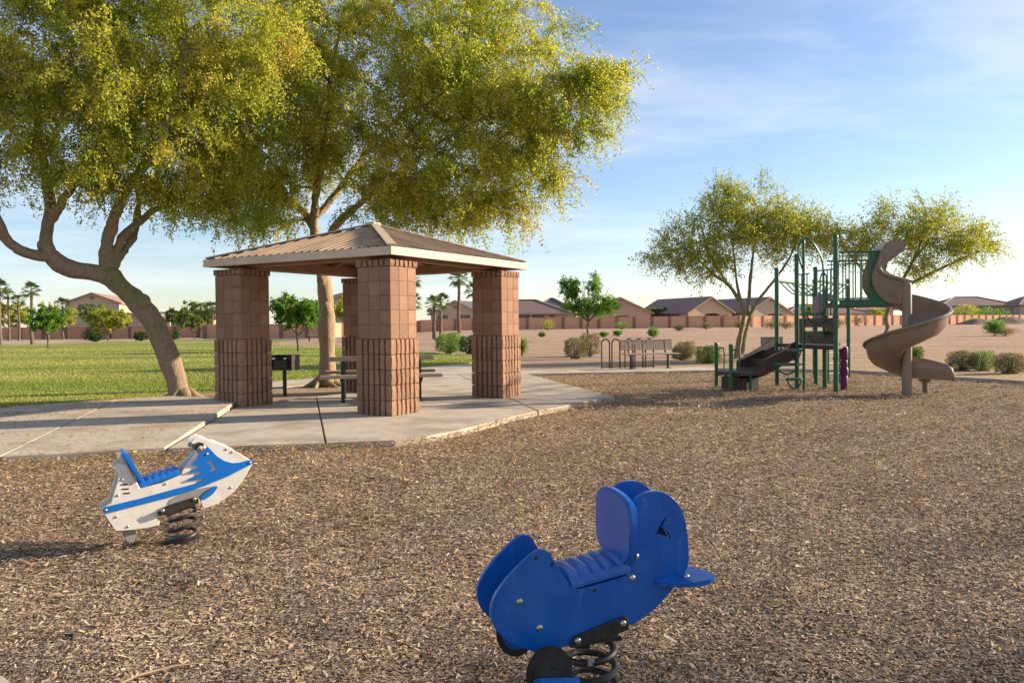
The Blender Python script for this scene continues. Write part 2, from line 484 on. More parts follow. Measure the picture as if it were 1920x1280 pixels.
def desert_mat():
    m, nt, b = nodes_of('desert_soil')
    f = noise(nt, 0.30, 7, 0.68, mscale=(0.10, 1.5, 1))
    c = ramp(nt, f, [(0.30, (0.37, 0.25, 0.175)), (0.5, (0.49, 0.345, 0.245)), (0.72, (0.60, 0.45, 0.325))])
    g = noise(nt, 2.2, 8, 0.8, mscale=(0.22, 1.6, 1))
    c = mixc(nt, ramp(nt, g, [(0.36, (0, 0, 0)), (0.52, (1, 1, 1))]), mixc(nt, 1.0, c, (0.58, 0.53, 0.50), 'MULTIPLY'), c)
    nt.links.new(c, b.inputs['Base Color'])
    b.inputs['Roughness'].default_value = 0.95
    b.inputs['Specular IOR Level'].default_value = 0.1
    bump(nt, b, noise(nt, 3.0, 8, 0.75, mscale=(0.5, 1.4, 1)), 1.0, 0.25)
    return m
M_desert = desert_mat()

def litter_mat():
    m, nt, b = nodes_of('gravel_with_petals')
    v = nt.nodes.new('ShaderNodeTexVoronoi'); v.inputs['Scale'].default_value = 16
    tc = nt.nodes.new('ShaderNodeTexCoord'); nt.links.new(tc.outputs['Object'], v.inputs['Vector'])
    sp = nt.nodes.new('ShaderNodeSeparateColor'); nt.links.new(v.outputs['Color'], sp.inputs[0])
    c = ramp(nt, sp.outputs[0], [(0.0, (0.15, 0.10, 0.07)), (0.5, (0.28, 0.20, 0.14)), (1.0, (0.42, 0.31, 0.22))])
    f = noise(nt, 0.5, 5, 0.65)
    c = mixc(nt, ramp(nt, f, [(0.38, (0, 0, 0)), (0.62, (0.8, 0.8, 0.8))]), c, (0.40, 0.255, 0.075))
    nt.links.new(c, b.inputs['Base Color'])
    b.inputs['Roughness'].default_value = 0.95
    bump(nt, b, noise(nt, 25, 6, 0.7), 0.8, 0.04)
    return m
M_litter = litter_mat()

def lawn_mat():
    m, nt, b = nodes_of('lawn')
    f = noise(nt, 0.30, 5, 0.6, mscale=(0.14, 0.8, 1))
    c = ramp(nt, f, [(0.34, (0.15, 0.235, 0.03)), (0.47, (0.25, 0.30, 0.05)), (0.56, (0.38, 0.37, 0.10)), (0.68, (0.50, 0.43, 0.19))])
    g = noise(nt, 30, 5, 0.7)
    c = mixc(nt, g, mixc(nt, 1.0, c, (0.6, 0.62, 0.55), 'MULTIPLY'), c)
    nt.links.new(c, b.inputs['Base Color'])
    b.inputs['Roughness'].default_value = 0.85
    b.inputs['Specular IOR Level'].default_value = 0.15
    bump(nt, b, noise(nt, 22, 6, 0.8), 1.0, 0.08)
    return m
M_lawn = lawn_mat()

# ------------------------------------------------------------------ the setting: ground, lawn, mulch, paving
def ground_sheet():
    xs = sorted(set(list(np.linspace(-900, -120, 8)) + list(np.linspace(-120, 160, 57)) + list(np.linspace(160, 900, 8))))
    ys = sorted(set(list(np.linspace(-120, 0, 5)) + list(np.linspace(0, 230, 93)) + list(np.linspace(230, 1600, 8))))
    V = [(x, y, ground_z(x, y) + (0.0 if y < 26 else 0.035 * math.sin(x * 0.9 + y * 0.31) * math.sin(y * 1.3))) for y in ys for x in xs]
    nx = len(xs)
    Fc = [(j * nx + i, j * nx + i + 1, (j + 1) * nx + i + 1, (j + 1) * nx + i) for j in range(len(ys) - 1) for i in range(nx - 1)]
    mb = MB(); mb.add(V, Fc)
    return mb.build('desert_ground', M_desert, smooth=True)
tag(ground_sheet(), kind='structure')

LAWN = [(-8.2, 12.35), (-7.0, 13.4), (-6.12, 14.3), (-5.85, 15.6), (-5.75, 18.6), (-4.35, 20.6), (-2.9, 24.4), (-1.75, 26.3), (-1.25, 29), (-1.35, 33.5), (-3.0, 37), (-14, 62), (-20, 80), (-27, 90), (-36, 95), (-44, 88), (-43, 74), (-60, 72), (-60, 20), (-20, 8), (-10, 11)]
lawn = MB().slab(LAWN, -0.3, -0.035).build('lawn', M_lawn)
tag(lawn, kind='structure')

# yellow-petal covered gravel margins
dirt = MB().slab([(-8.6, 11.3), (-5.0, 13.2), (-4.2, 13.3), (-3.0, 15.0), (-2.6, 17.6), (-3.8, 18.3), (-5.05, 16.2), (-5.9, 15.6), (-6.2, 14.4), (-7.1, 13.55), (-8.3, 12.6)], -0.3, -0.028).build('bare_soil_strip', M_litter)
tag(dirt, kind='structure')
gravel = MB().slab([(0.2, 22.2), (2.9, 22.65), (6.0, 23.2), (8.7, 20.6), (9.5, 19.2), (9.8, 17.8), (10.4, 16.4), (12.5, 13), (30, 14), (26, 24), (16, 30), (8, 29), (3, 27.5), (0.0, 25.5)], -0.3, -0.055).build('petal_strewn_gravel', M_litter)
tag(gravel, kind='structure')

MULCH = [(-14, 6.2), (-4.95, 7.70), (-3.56, 8.18), (-1.98, 8.45), (-1.27, 8.60), (-0.96, 8.87), (-0.64, 9.39), (-0.38, 9.93), (-0.08, 10.6), (0.29, 11.29), (0.71, 12.0), (1.18, 12.8), (1.74, 13.6), (1.35, 15.4), (0.36, 20.45), (2.62, 20.75), (5.35, 21.2), (8.6, 20.4), (9.3, 19.1), (9.58, 17.6), (10.08, 16.85), (10.4, 16.0), (12.5, 12.5), (18, 6), (18, -8), (-14, -8)]
def mulch_bed():
    bm = bmesh.new()
    vs_ = [bm.verts.new((x, y, -0.068)) for x, y in MULCH]
    bm.faces.new(vs_)
    me = bpy.data.meshes.new('mulch_bed'); bm.to_mesh(me); bm.free()
    me.materials.append(M_mulch)
    o = bpy.data.objects.new('mulch_bed', me); col.objects.link(o)
    return o
mulch = mulch_bed()
tag(mulch, kind='structure')

def clip(poly, px, py, nx, ny, off):
    """keep the side of the line through (px,py) with normal (nx,ny) where the distance >= off"""
    out = []
    n = len(poly)
    for i in range(n):
        a, b = poly[i], poly[(i + 1) % n]
        da = (a[0] - px) * nx + (a[1] - py) * ny - off
        db = (b[0] - px) * nx + (b[1] - py) * ny - off
        if da >= 0: out.append(a)
        if (da >= 0) != (db >= 0):
            t = da / (da - db)
            out.append((a[0] + (b[0] - a[0]) * t, a[1] + (b[1] - a[1]) * t))
    return out
def split(polys, p, q, gap=0.007):
    dx, dy = q[0] - p[0], q[1] - p[1]
    l = math.hypot(dx, dy); nx, ny = -dy / l, dx / l
    out = []
    for po in polys:
        for s in (1, -1):
            c = clip(po, p[0], p[1], nx * s, ny * s, gap)
            if len(c) >= 3: out.append(c)
    return out
PAD = [(-3.53, 8.19), (-1.98, 8.46), (-1.27, 8.61), (-0.96, 8.88), (-0.64, 9.40), (-0.38, 9.94), (-0.08, 10.61), (0.29, 11.30), (0.71, 12.01), (1.18, 12.81), (1.74, 13.62), (1.36, 15.4), (0.34, 20.5), (-2.2, 20.6), (-2.75, 17.5), (-3.02, 15.1), (-3.15, 14.76), (-4.04, 13.39), (-4.40, 13.0)]
base = MB().slab([(x * 0.995 - 0.005, 14 + (y - 14) * 0.995) for x, y in PAD], -0.3, -0.03).build('pavilion_pad', M_mortar)
tag(base, kind='structure')
pads = [PAD]
for p, q in (((-1.98, 8.46), (-2.47, 10.34)), ((-1.77, 15.19), (-0.75, 14.58)), ((-0.76, 12.58), (0.18, 11.6)), ((-1.61, 21.54), (-0.93, 18.05))):
    pads = split(pads, p, q)
for po in pads:
    MB().slab(po, -0.2, 0.0).build('slab', M_conc, base, bevel=0.008)
# walkway on the left: its end by the pavilion has lifted above the pad
walk = MB().slab([(-4.45, 12.9), (-3.6, 8.25), (-4.95, 7.75), (-14, 4.6), (-14, 9.4), (-7.58, 11.84), (-6.55, 12.85)], -0.3, -0.05).build('walkway', M_mortar)
tag(walk, kind='structure')
def lifted(poly, f):
    mb = MB(); n = len(poly)
    mb.add([(x, y, -0.2) for x, y in poly] + [(x, y, f(x, y)) for x, y in poly],
           [tuple(range(n - 1, -1, -1)), tuple(range(n, 2 * n))] + [(i, (i + 1) % n, n + (i + 1) % n, n + i) for i in range(n)])
    return mb
WALK = [(-4.42, 12.95), (-3.57, 8.20), (-4.95, 7.72), (-14, 4.57), (-14, 9.4), (-7.58, 11.84), (-6.55, 12.93), (-5.8, 13.45), (-5.12, 13.35)]
wz = lambda x, y: -0.1476 - 0.00559 * x + 0.01605 * y
# counter-clockwise for the lifted() helper
WALK = WALK[::-1] if sum(WALK[i][0] * WALK[(i + 1) % len(WALK)][1] - WALK[(i + 1) % len(WALK)][0] * WALK[i][1] for i in range(len(WALK))) < 0 else WALK
for po in split([WALK], (-5.397, 9.348), (-4.949, 7.719)):
    lifted(po, wz).build('slab', M_conc, walk, bevel=0.008)
# path behind the pavilion and along the bench
bpath = MB().slab([(-5.2, 16.35), (-3.9, 18.15), (-2.7, 17.7), (-2.25, 20.65), (0.33, 20.55), (2.62, 20.82), (5.4, 21.28), (5.95, 23.1), (2.84, 22.55), (0.35, 22.2), (-0.3, 22.6), (-1.2, 26.3), (-1.75, 26.1), (-2.75, 24.2), (-4.3, 20.4), (-5.7, 18.4)], -0.2, -0.012).build('footpath', M_conc)
tag(bpath, kind='structure')
edge = MB()
STRIP = [(5.6, 22.0), (7.2, 21.4), (8.59, 20.39), (9.28, 19.11), (9.57, 17.65), (10.08, 16.85), (10.27, 16.17), (11.4, 14.2), (13.2, 11.2)]
for i in range(len(STRIP) - 1):
    a, b = STRIP[i], STRIP[i + 1]
    edge.bar((a[0], a[1], -0.05), (b[0], b[1], -0.05), 0.14, 0.12)
tag(edge.build('edging_kerb', M_conc), kind='structure')
corner = MB().slab([(-1.84, 2.86), (-1.62, 2.66), (-2.2, 1.5), (-4.5, 1.5), (-4.5, 3.6)], -0.2, -0.01).build('kerb_corner', M_conc, bevel=0.015)
tag(corner, kind='structure')
farwalk = MB().slab([(-120, 86), (-62, 84), (-41, 97.5), (-26, 93), (-14, 85), (-12, 86), (-24, 97), (-41, 102), (-66, 88), (-120, 89)], -0.3, -0.02).build('far_pavement', M_conc)
tag(farwalk, kind='structure')

def in_poly(px, py, poly):
    inside = np.zeros(px.shape, bool)
    n = len(poly)
    for i in range(n):
        x1, y1 = poly[i]; x2, y2 = poly[(i + 1) % n]
        c = ((y1 > py) != (y2 > py)) & (px < (x2 - x1) * (py - y1) / (y2 - y1 + 1e-12) + x1)
        inside ^= c
    return inside

def chips():
    D0 = 16500
    ybins = np.concatenate([np.arange(1.9, 6, 0.25), np.arange(6, 21.2, 0.5)])
    P = []
    for a, b in zip(ybins[:-1], ybins[1:]):
        ym = (a + b) / 2
        hw = 0.68 * ym + 1.2
        dens = D0 if ym < 3.4 else D0 * (3.4 / ym) ** 2
        n = int(dens * (b - a) * 2 * hw)
        P.append(np.stack([RNG.uniform(-hw, hw, n), RNG.uniform(a, b, n)], 1))
    P = np.concatenate(P)
    P = P[in_poly(P[:, 0], P[:, 1], MULCH)]
    near_kerb = in_poly(P[:, 0], P[:, 1], [(-1.84, 2.86), (-1.62, 2.66), (-2.2, 1.5), (-4.5, 1.5), (-4.5, 3.6)])
    P = P[~near_kerb]
    n = len(P)
    y = P[:, 1]
    grow = np.clip((y / 3.4) ** 0.42, 1, 2.1)
    ln = RNG.lognormal(-4.16, 0.42, n).clip(0.006, 0.048) * grow
    wd = (ln * RNG.uniform(0.13, 0.40, n)).clip(0.004, 0.016 * 2.2)
    ang = RNG.uniform(0, 2 * math.pi, n)
    tilt = RNG.normal(0, 0.17, n)
    roll = RNG.normal(0, 0.30, n)
    hx = np.sin(P[:, 0] * 2.3 + np.sin(P[:, 1] * 1.7) * 1.3) * np.sin(P[:, 1] * 2.9 + P[:, 0])
    z = -0.034 + RNG.uniform(-0.009, 0.009, n)
    def hgt(x, y):
        return (0.012 * np.sin(2.3 * x + 1.3 * np.sin(1.7 * y)) * np.sin(2.9 * y + x) + 0.0085 * np.sin(5.1 * x + 2.2 * y) * np.sin(4.3 * y - 1.7 * x + 1)
                + 0.005 * np.sin(9.7 * x - 3 * y) * np.sin(8.3 * y + 2 * x) + 0.003 * np.sin(17 * x + 5 * y) * np.sin(15 * y - 7 * x))
    for cx, cy, cr in ((0.26, 2.6, 0.42), (-1.99, 4.8, 0.42)):
        z -= 0.022 * np.exp(-((P[:, 0] - cx) ** 2 + (P[:, 1] - cy) ** 2) / cr ** 2)
    a = np.stack([np.cos(ang) * np.cos(tilt), np.sin(ang) * np.cos(tilt), np.sin(tilt)], 1)
    s = np.stack([-np.sin(ang), np.cos(ang), np.zeros(n)], 1)
    nn = np.cross(a, s)
    s = s * np.cos(roll)[:, None] + nn * np.sin(roll)[:, None]
    c = np.concatenate([P, z[:, None]], 1)
    A = a * (ln / 2)[:, None]; B = s * (wd / 2)[:, None]
    k = RNG.uniform(0.45, 1.0, (n, 1))
    V = np.stack([c - A - B, c + A * 0.9 - B * k, c + A + B * 0.6, c - A * 0.85 + B], 1)
    V[:, :, 2] += hgt(V[:, :, 0], V[:, :, 1])
    patch = 0.05 * np.sin(P[:, 0] * 3.7 + 1.5 * np.sin(P[:, 1] * 2.1)) * np.sin(P[:, 1] * 4.9 + P[:, 0] * 1.3) + np.sin(P[:, 0] * 1.1 + 0.6) * np.sin(P[:, 1] * 1.4 + 1.1) * 0.06 + hx * 0.07
    tint = np.clip(RNG.beta(1.35, 1.25, n) + patch, 0, 1)
    # fallen palo verde petals gather along the paving edges
    dist = np.full(n, 9.0)
    E = PAD[:12] + [(0.34, 20.5)]
    E = [(-14, 4.57), (-4.95, 7.72)] + E
    for (x1, y1), (x2, y2) in zip(E[:-1], E[1:]):
        dx, dy = x2 - x1, y2 - y1
        t = np.clip(((P[:, 0] - x1) * dx + (P[:, 1] - y1) * dy) / (dx * dx + dy * dy), 0, 1)
        dist = np.minimum(dist, np.hypot(P[:, 0] - x1 - t * dx, P[:, 1] - y1 - t * dy))
    far = np.clip((P[:, 1] - 14) / 6, 0, 1) * np.clip((5 - P[:, 0]) / 3, 0, 1)
    pr = 0.035 + 0.6 * np.exp(-dist / 0.4) + 0.24 * np.exp(-dist / 1.7) + 0.4 * far
    V[:, :, 2] += (0.020 * np.exp(-(dist / 0.35) ** 2))[:, None]
    petal = (RNG.random(n) < pr) * RNG.uniform(0.35, 0.95, n)
    o = quads_object('wood_chips', V, M_chip, tint=tint, extra=petal)
    return tag(o, 'loose brown wood chips covering the play area floor', 'wood chips', kind='stuff')
chips()

def petals():
    n = 26000
    P = []
    while len(P) < n:
        x = random.uniform(-11, -3.6); y = random.uniform(6.0, 13.4)
        P.append((x, y))
    P = np.array(P)
    keep = in_poly(P[:, 0], P[:, 1], WALK)
    P = P[keep]
    dens = 0.5 + 0.5 * np.sin(P[:, 0] * 2.1 + P[:, 1] * 3.7) * np.sin(P[:, 1] * 4.1)
    w = np.clip(1.25 - (P[:, 0] + 9.5) / 5.5, 0.10, 1)
    P = P[RNG.random(len(P)) < dens * w + 0.04]
    n = len(P)
    z = np.array([wz(x, y) for x, y in P]) + 0.004
    c = np.concatenate([P, z[:, None]], 1)
    ang = RNG.uniform(0, 6.28, n); sz = RNG.uniform(0.009, 0.022, n)
    A = np.stack([np.cos(ang), np.sin(ang), RNG.uniform(0, 0.3, n)], 1) * sz[:, None]
    B = np.stack([-np.sin(ang), np.cos(ang), RNG.uniform(0, 0.3, n)], 1) * (sz * 0.6)[:, None]
    V = np.stack([c - A, c + B, c + A, c - B], 1)
    o = quads_object('fallen_petals', V, M_petal, tint=RNG.random(n))
    tag(o, 'yellow palo verde petals fallen on the concrete walkway', 'petals', kind='stuff')
petals()

def spilled():
    E = [(-9, 6.3), (-4.95, 7.72)] + PAD[:11] + [(1.36, 15.4), (0.34, 20.5)]
    pts = []
    for (x1, y1), (x2, y2) in zip(E[:-1], E[1:]):
        L = math.hypot(x2 - x1, y2 - y1); n = int(L * 120)
        t = RNG.random(n); off = RNG.exponential(0.10, n) * RNG.choice([-1, 1], n)
        nx, ny = -(y2 - y1) / L, (x2 - x1) / L
        pts.append(np.stack([x1 + (x2 - x1) * t + nx * off, y1 + (y2 - y1) * t + ny * off], 1))
    P = np.concatenate(pts)
    a = in_poly(P[:, 0], P[:, 1], PAD); b = in_poly(P[:, 0], P[:, 1], WALK)
    z = np.where(b, -0.1476 - 0.00559 * P[:, 0] + 0.01605 * P[:, 1], 0.0) + 0.004
    k = a | b
    P = P[k]; z = z[k]; n = len(P)
    ang = RNG.uniform(0, 6.28, n); ln = RNG.uniform(0.010, 0.032, n); wd = ln * RNG.uniform(0.2, 0.5, n)
    A = np.stack([np.cos(ang), np.sin(ang), RNG.normal(0, 0.1, n)], 1) * (ln / 2)[:, None]
    B = np.stack([-np.sin(ang), np.cos(ang), np.zeros(n)], 1) * (wd / 2)[:, None]
    c = np.concatenate([P, z[:, None]], 1)
    o = quads_object('spilled_chips', np.stack([c - A - B, c + A - B, c + A + B, c - A + B], 1), M_chip, tint=RNG.random(n), extra=(RNG.random(n) < 0.45) * 0.8)
    tag(o, 'stray wood chips and petals spilled onto the concrete edge', 'wood chips', kind='stuff')
spilled()

def grass():
    P = []
    for a, b, hw0, hw1, dens in ((11.5, 16, -13, -4.5, 900), (16, 22, -17, -3.5, 480), (22, 34, -24, -1.2, 150), (34, 60, -38, -2, 30)):
        n = int((b - a) * (hw1 - hw0) * dens)
        P.append(np.stack([RNG.uniform(hw0, hw1, n), RNG.uniform(a, b, n)], 1))
    P = np.concatenate(P)
    P = P[in_poly(P[:, 0], P[:, 1], LAWN)]
    n = len(P)
    g = np.clip(P[:, 1] / 13, 1, 3.2)
    h = RNG.uniform(0.015, 0.038, n) * g ** 0.45
    w = RNG.uniform(0.004, 0.008, n) * g
    ang = RNG.uniform(0, 6.28, n)
    c = np.concatenate([P, np.full((n, 1), -0.036)], 1)
    B = np.stack([np.cos(ang), np.sin(ang), np.zeros(n)], 1) * w[:, None]
    T = np.stack([RNG.normal(0, 0.35, n), RNG.normal(0, 0.35, n), np.ones(n)], 1) * h[:, None]
    V = np.stack([c - B, c + B, c + T], 1)
    f = 0.5 + 0.5 * np.sin(P[:, 1] * 0.62 + 0.4 + 0.8 * np.sin(P[:, 0] * 0.22)) * (0.7 + 0.3 * np.sin(P[:, 0] * 0.3))
    tint = np.clip(f * 0.8 + RNG.normal(0.20, 0.2, n), 0, 1)
    o = quads_object('grass_blades', V, M_grass, tint=tint)
    tag(o, 'short mown green grass on the park lawn', 'grass', kind='stuff')
grass()

# ------------------------------------------------------------------ picnic pavilion
PL, PS = 2.94, 0.585                       # column pitch and column width
PIT = PS / 3
pav = empty('picnic_pavilion', (-1.649, 10.937, 0), math.atan2(0.8637, 0.5040),
            'brown split-block picnic shelter with four square pillars and hipped tan metal roof', 'pavilion')

def smooth_block(h):
    w = PIT - 0.007
    return MB().box((0, 0, 0), (w, w, h - 0.006)).mesh('block', M_block, bevel=0.004, bseg=1)

def rib_block(h, corner, seed, ribs=2, proud=0.022):
    r = random.Random(seed)
    w = PIT - 0.004
    hh = (h - 0.010) / 2
    mb = MB()
    mb.box((0, 0, 0), (w - 0.036, w - 0.036, h - 0.012))
    rw = PIT / ribs
    def rib(cx, x0, x1, sidefn):
        zs = [-hh, -hh * 0.35, hh * 0.3, hh]
        V = []
        for z in zs:
            ch = 0.006 if abs(z) > hh * 0.9 else 0.0
            d0 = proud - ch + r.uniform(-0.006, 0.005)
            d1 = proud - ch + r.uniform(-0.006, 0.005)
            j0 = r.uniform(-0.003, 0.003); j1 = r.uniform(-0.003, 0.003)
            V += [sidefn(x0, 0.0, z), sidefn(x0 + 0.005 + j0, d0, z), sidefn(x1 - 0.005 + j1, d1, z), sidefn(x1, 0.0, z)]
        Fc = []
        for i in range(3):
            for k in range(3):
                Fc.append((i * 4 + k, i * 4 + k + 1, i * 4 + k + 5, i * 4 + k + 4))
        Fc += [(0, 3, 2, 1), (12, 13, 14, 15)]
        mb.add(V, Fc)
    hw = (w - 0.036) / 2
    proud += 0.018
    for k in range(ribs):
        x0 = -PIT / 2 + k * rw + 0.0125; x1 = x0 + rw - 0.025
        if corner and k == 0: x0 = -PIT / 2 - proud + 0.018 + 0.004
        rib(0, x0, x1, lambda x, d, z: (x, -hw - d, z))
        if corner:
            y0 = -PIT / 2 + k * rw + 0.0125; y1 = y0 + rw - 0.025
            if k == 0: y0 = -PIT / 2 - proud + 0.018 + 0.005
            rib(0, y0, y1, lambda y, d, z: (-hw - d, y, z))
    return mb.mesh('block', M_block)

H_LOW, H_UP, H_CAP = 0.21, 0.20, 0.10
ME_SM = smooth_block(H_UP)
ME_RM = [rib_block(H_LOW, False, s) for s in (1, 2, 3)]
ME_RC = [rib_block(H_LOW, True, s) for s in (4, 5, 6)]
ME_CM = [rib_block(H_CAP, False, s, proud=0.018) for s in (7, 8)]
ME_CC = [rib_block(H_CAP, True, s, proud=0.018) for s in (9, 10)]
ROT = {(1, 0): 0, (2, 0): 1, (2, 1): 1, (2, 2): 2, (1, 2): 2, (0, 2): 3, (0, 1): 3, (0, 0): 0}
for ci, (ox, oy, lab) in enumerate(((0, 0, 'front pillar nearest the camera'), (0, PL, 'left pillar beside the leaning tree'), (PL, 0, 'right pillar beside the wood chips'), (PL, PL, 'rear pillar half hidden behind the front one'))):
    mb = MB()
    hi = PS - 0.05
    mb.box((PS / 2, PS / 2, 0.5 * H_LOW * 5), (hi, hi, H_LOW * 5 - 0.004))
    mb.box((PS / 2 , PS / 2, H_LOW * 5 + H_UP * 2.5), (PS - 0.014, PS - 0.014, H_UP * 5))
    mb.box((PS / 2, PS / 2, H_LOW * 5 + H_UP * 5 + H_CAP / 2 - 0.004), (hi, hi, H_CAP - 0.012))
    c = mb.build('column', M_mortar, pav)
    c.location = (ox, oy, 0)
    c['label'] = lab
    z = 0.0
    for k in range(11):
        h = H_LOW if k < 5 else (H_UP if k < 10 else H_CAP)
        for (ix, iy), rt in ROT.items():
            if ci and ix and iy: continue
            cor = ix != 1 and iy != 1
            if k < 5: me = random.choice(ME_RC if cor else ME_RM)
            elif k < 10: me = ME_SM
            else: me = random.choice(ME_CC if cor else ME_CM)
            inst('block', me, c, ((ix + 0.5) * PIT, (iy + 0.5) * PIT, z + h / 2), (0, 0, rt * math.pi / 2))
        z += h
    MB().box((PS / 2, PS / 2, 2.165), (0.17, 0.17, 0.07)).build('bearing_plate', M_beam, c)

OV = 0.10
R0, R1 = -OV, PL + PS + OV
RC = (PL + PS) / 2
RW = R1 - R0
ZE, ZA = 2.292, 2.90
def slope_pt(side, e, t, lift=0.0):
    """side 0..3, e along the eave (-RW/2..RW/2), t up the slope"""
    x, y = e, -RW / 2 * (1 - t)
    nz = lift
    a = side * math.pi / 2
    return (RC + x * math.cos(a) - y * math.sin(a), RC + x * math.sin(a) + y * math.cos(a), ZE + (ZA - ZE) * t + nz)
roof = None
for side in range(4):
    und = MB()
    nstep = 16
    und.add([slope_pt(side, -RW / 2 + 0.02, 0, -0.035), slope_pt(side, RW / 2 - 0.02, 0, -0.035), slope_pt(side, 0, 0.995, -0.035)], [(0, 1, 2)])
    rp = und.build('roof_slope', M_beam, pav)
    # corrugated sheets, each one its own piece
    ns = 6
    sw = RW / ns
    for k in range(ns):
        e0, e1 = -RW / 2 + k * sw, -RW / 2 + (k + 1) * sw
        prof = [(e0 + 0.002, 0.0)]
        nr = 4
        for r in range(nr):
            c = e0 + (r + 0.5) * sw / nr
            prof += [(c - 0.03, 0.0), (c - 0.014, 0.024), (c + 0.014, 0.024), (c + 0.03, 0.0)]
        prof.append((e1 - 0.002, 0.0))
        if e0 < -1e-6 and e1 > 1e-6: prof = sorted(prof + [(0.0, 0.0)])
        lo = 0.006 if k % 2 else 0.0
        V = []; Fc = []
        for (e, hgt) in prof:
            tm = max(0.0, 1 - abs(e) / (RW / 2))
            V += [slope_pt(side, e, 0.0, hgt + lo), slope_pt(side, e, tm, hgt * 0.9 + lo)]
        for i in range(len(prof) - 1):
            Fc.append((2 * i, 2 * i + 2, 2 * i + 3, 2 * i + 1))
        MB().add(V, Fc).build('roof_sheet', M_roof, rp)
    # rafters under the slope
    for e in (-1.2, -0.6, 0.0, 0.6, 1.2):
        tm = 1 - abs(e) / (RW / 2) - 0.04
        MB().bar(slope_pt(side, e, 0.03, -0.085), slope_pt(side, e, tm, -0.085), 0.05, 0.09).build('rafter', M_beam, rp)
for side in range(4):
    a = slope_pt(side, -RW / 2 + 0.02, 0, 0.035); b = slope_pt(side, 0, 0.985, 0.035)
    MB().bar(a, b, 0.13, 0.022).build('hip_cap', M_fascia, pav, bevel=0.004, bseg=1)
    c0, c1 = -RW / 2, RW / 2
    p = slope_pt(side, c0 + (-0.02 if side % 2 else 0.0205), 0); q = slope_pt(side, c1 - (-0.02 if side % 2 else 0.0205), 0)
    av = math.pi / 2 * side
    ox, oy = math.sin(av) * -0.0, 0
    MB().bar((p[0], p[1], 2.2475), (q[0], q[1], 2.2475), 0.04, 0.115).build('fascia_board', M_fascia, pav, bevel=0.004, bseg=1)
    # ring beam between pillar heads
    m0 = PS / 2; m1 = PL + PS / 2
    ends = [((m0, m0), (m1, m0)), ((m1, m0), (m1, m1)), ((m1, m1), (m0, m1)), ((m0, m1), (m0, m0))][side]
    d = 0.055 if side % 2 else 0.0
    (x0, y0), (x1, y1) = ends
    l = math.hypot(x1 - x0, y1 - y0); ux, uy = (x1 - x0) / l, (y1 - y0) / l
    g = -0.05 if side % 2 == 0 else 0.052
    MB().bar((x0 + ux * g, y0 + uy * g, 2.25), (x1 - ux * g, y1 - uy * g, 2.25), 0.10, 0.15).build('beam', M_beam, pav, bevel=0.004, bseg=1)
MB().lathe([(0.14, 2.90), (0.12, 2.945), (0.02, 2.965)], 8, (RC, RC, 0)).build('roof_peak_cap', M_fascia, pav)

# picnic table under the roof
tb = empty('picnic_table', (-2.20, 13.45, 0), math.radians(10), 'tan metal picnic table with attached benches under the shelter roof', 'table')
MB().box((0, 0, 0.695), (1.72, 0.78, 0.05)).build('table_top', M_tan, tb, bevel=0.012)
for s in (-1, 1):
    MB().box((0, s * 0.72, 0.44), (1.92, 0.27, 0.05)).build('bench_seat', M_tan, tb, bevel=0.012)
    fr = MB()
    fr.tube([(s * 0.62, -0.78, 0.40), (s * 0.62, -0.5, 0.33), (s * 0.62, 0.5, 0.33), (s * 0.62, 0.78, 0.40)], 0.03, 8)
    fr.tube([(s * 0.62, -0.30, 0.69), (s * 0.62, -0.32, 0.0)], 0.03, 8)
    fr.tube([(s * 0.62, 0.30, 0.69), (s * 0.62, 0.32, 0.0)], 0.03, 8)
    fr.build('leg_frame', M_darkgreen, tb, smooth=True)

# pedestal grill
gr = empty('charcoal_grill', (-4.16, 14.65, -0.03), math.radians(-8), 'black pedestal charcoal grill standing between the pillar and the tree', 'grill')
MB().tube([(0, 0, 0), (0, 0, 0.50)], 0.035, 12).build('post', M_black, gr, smooth=True)
gb = MB()
gb.box((0, 0, 0.495), (0.44, 0.36, 0.02)); gb.box((0, -0.17, 0.58), (0.27, 0.012, 0.19)); gb.box((-0.212, 0, 0.625), (0.012, 0.36, 0.27)); gb.box((0.212, 0, 0.625), (0.012, 0.36, 0.27)); gb.box((0, 0.174, 0.625), (0.412, 0.012, 0.27))
gb.box((-0.185, -0.172, 0.60), (0.018, 0.01, 0.22)); gb.box((0.185, -0.172, 0.60), (0.018, 0.01, 0.22))
for s in (-1, 1):
    for k in range(4):
        gb.box((s * 0.165, -0.173, 0.53 + k * 0.055), (0.035, 0.01, 0.014))
gb.build('firebox', M_black, gr, bevel=0.002, bseg=1)
gg = MB()
for k in range(14): gg.tube([(-0.19 + k * 0.029, -0.16, 0.70), (-0.19 + k * 0.029, 0.16, 0.70)], 0.005, 5)
gg.tube([(-0.2, -0.16, 0.70), (0.2, -0.16, 0.70)], 0.007, 5); gg.tube([(-0.2, 0.16, 0.70), (0.2, 0.16, 0.70)], 0.007, 5)
gg.build('grate', M_black, gr)
for s in (-1, 1):
    MB().tube([(s * 0.11, -0.16, 0.70), (s * 0.11, -0.27, 0.70)], 0.011, 8).build('handle', M_steel, gr, smooth=True)

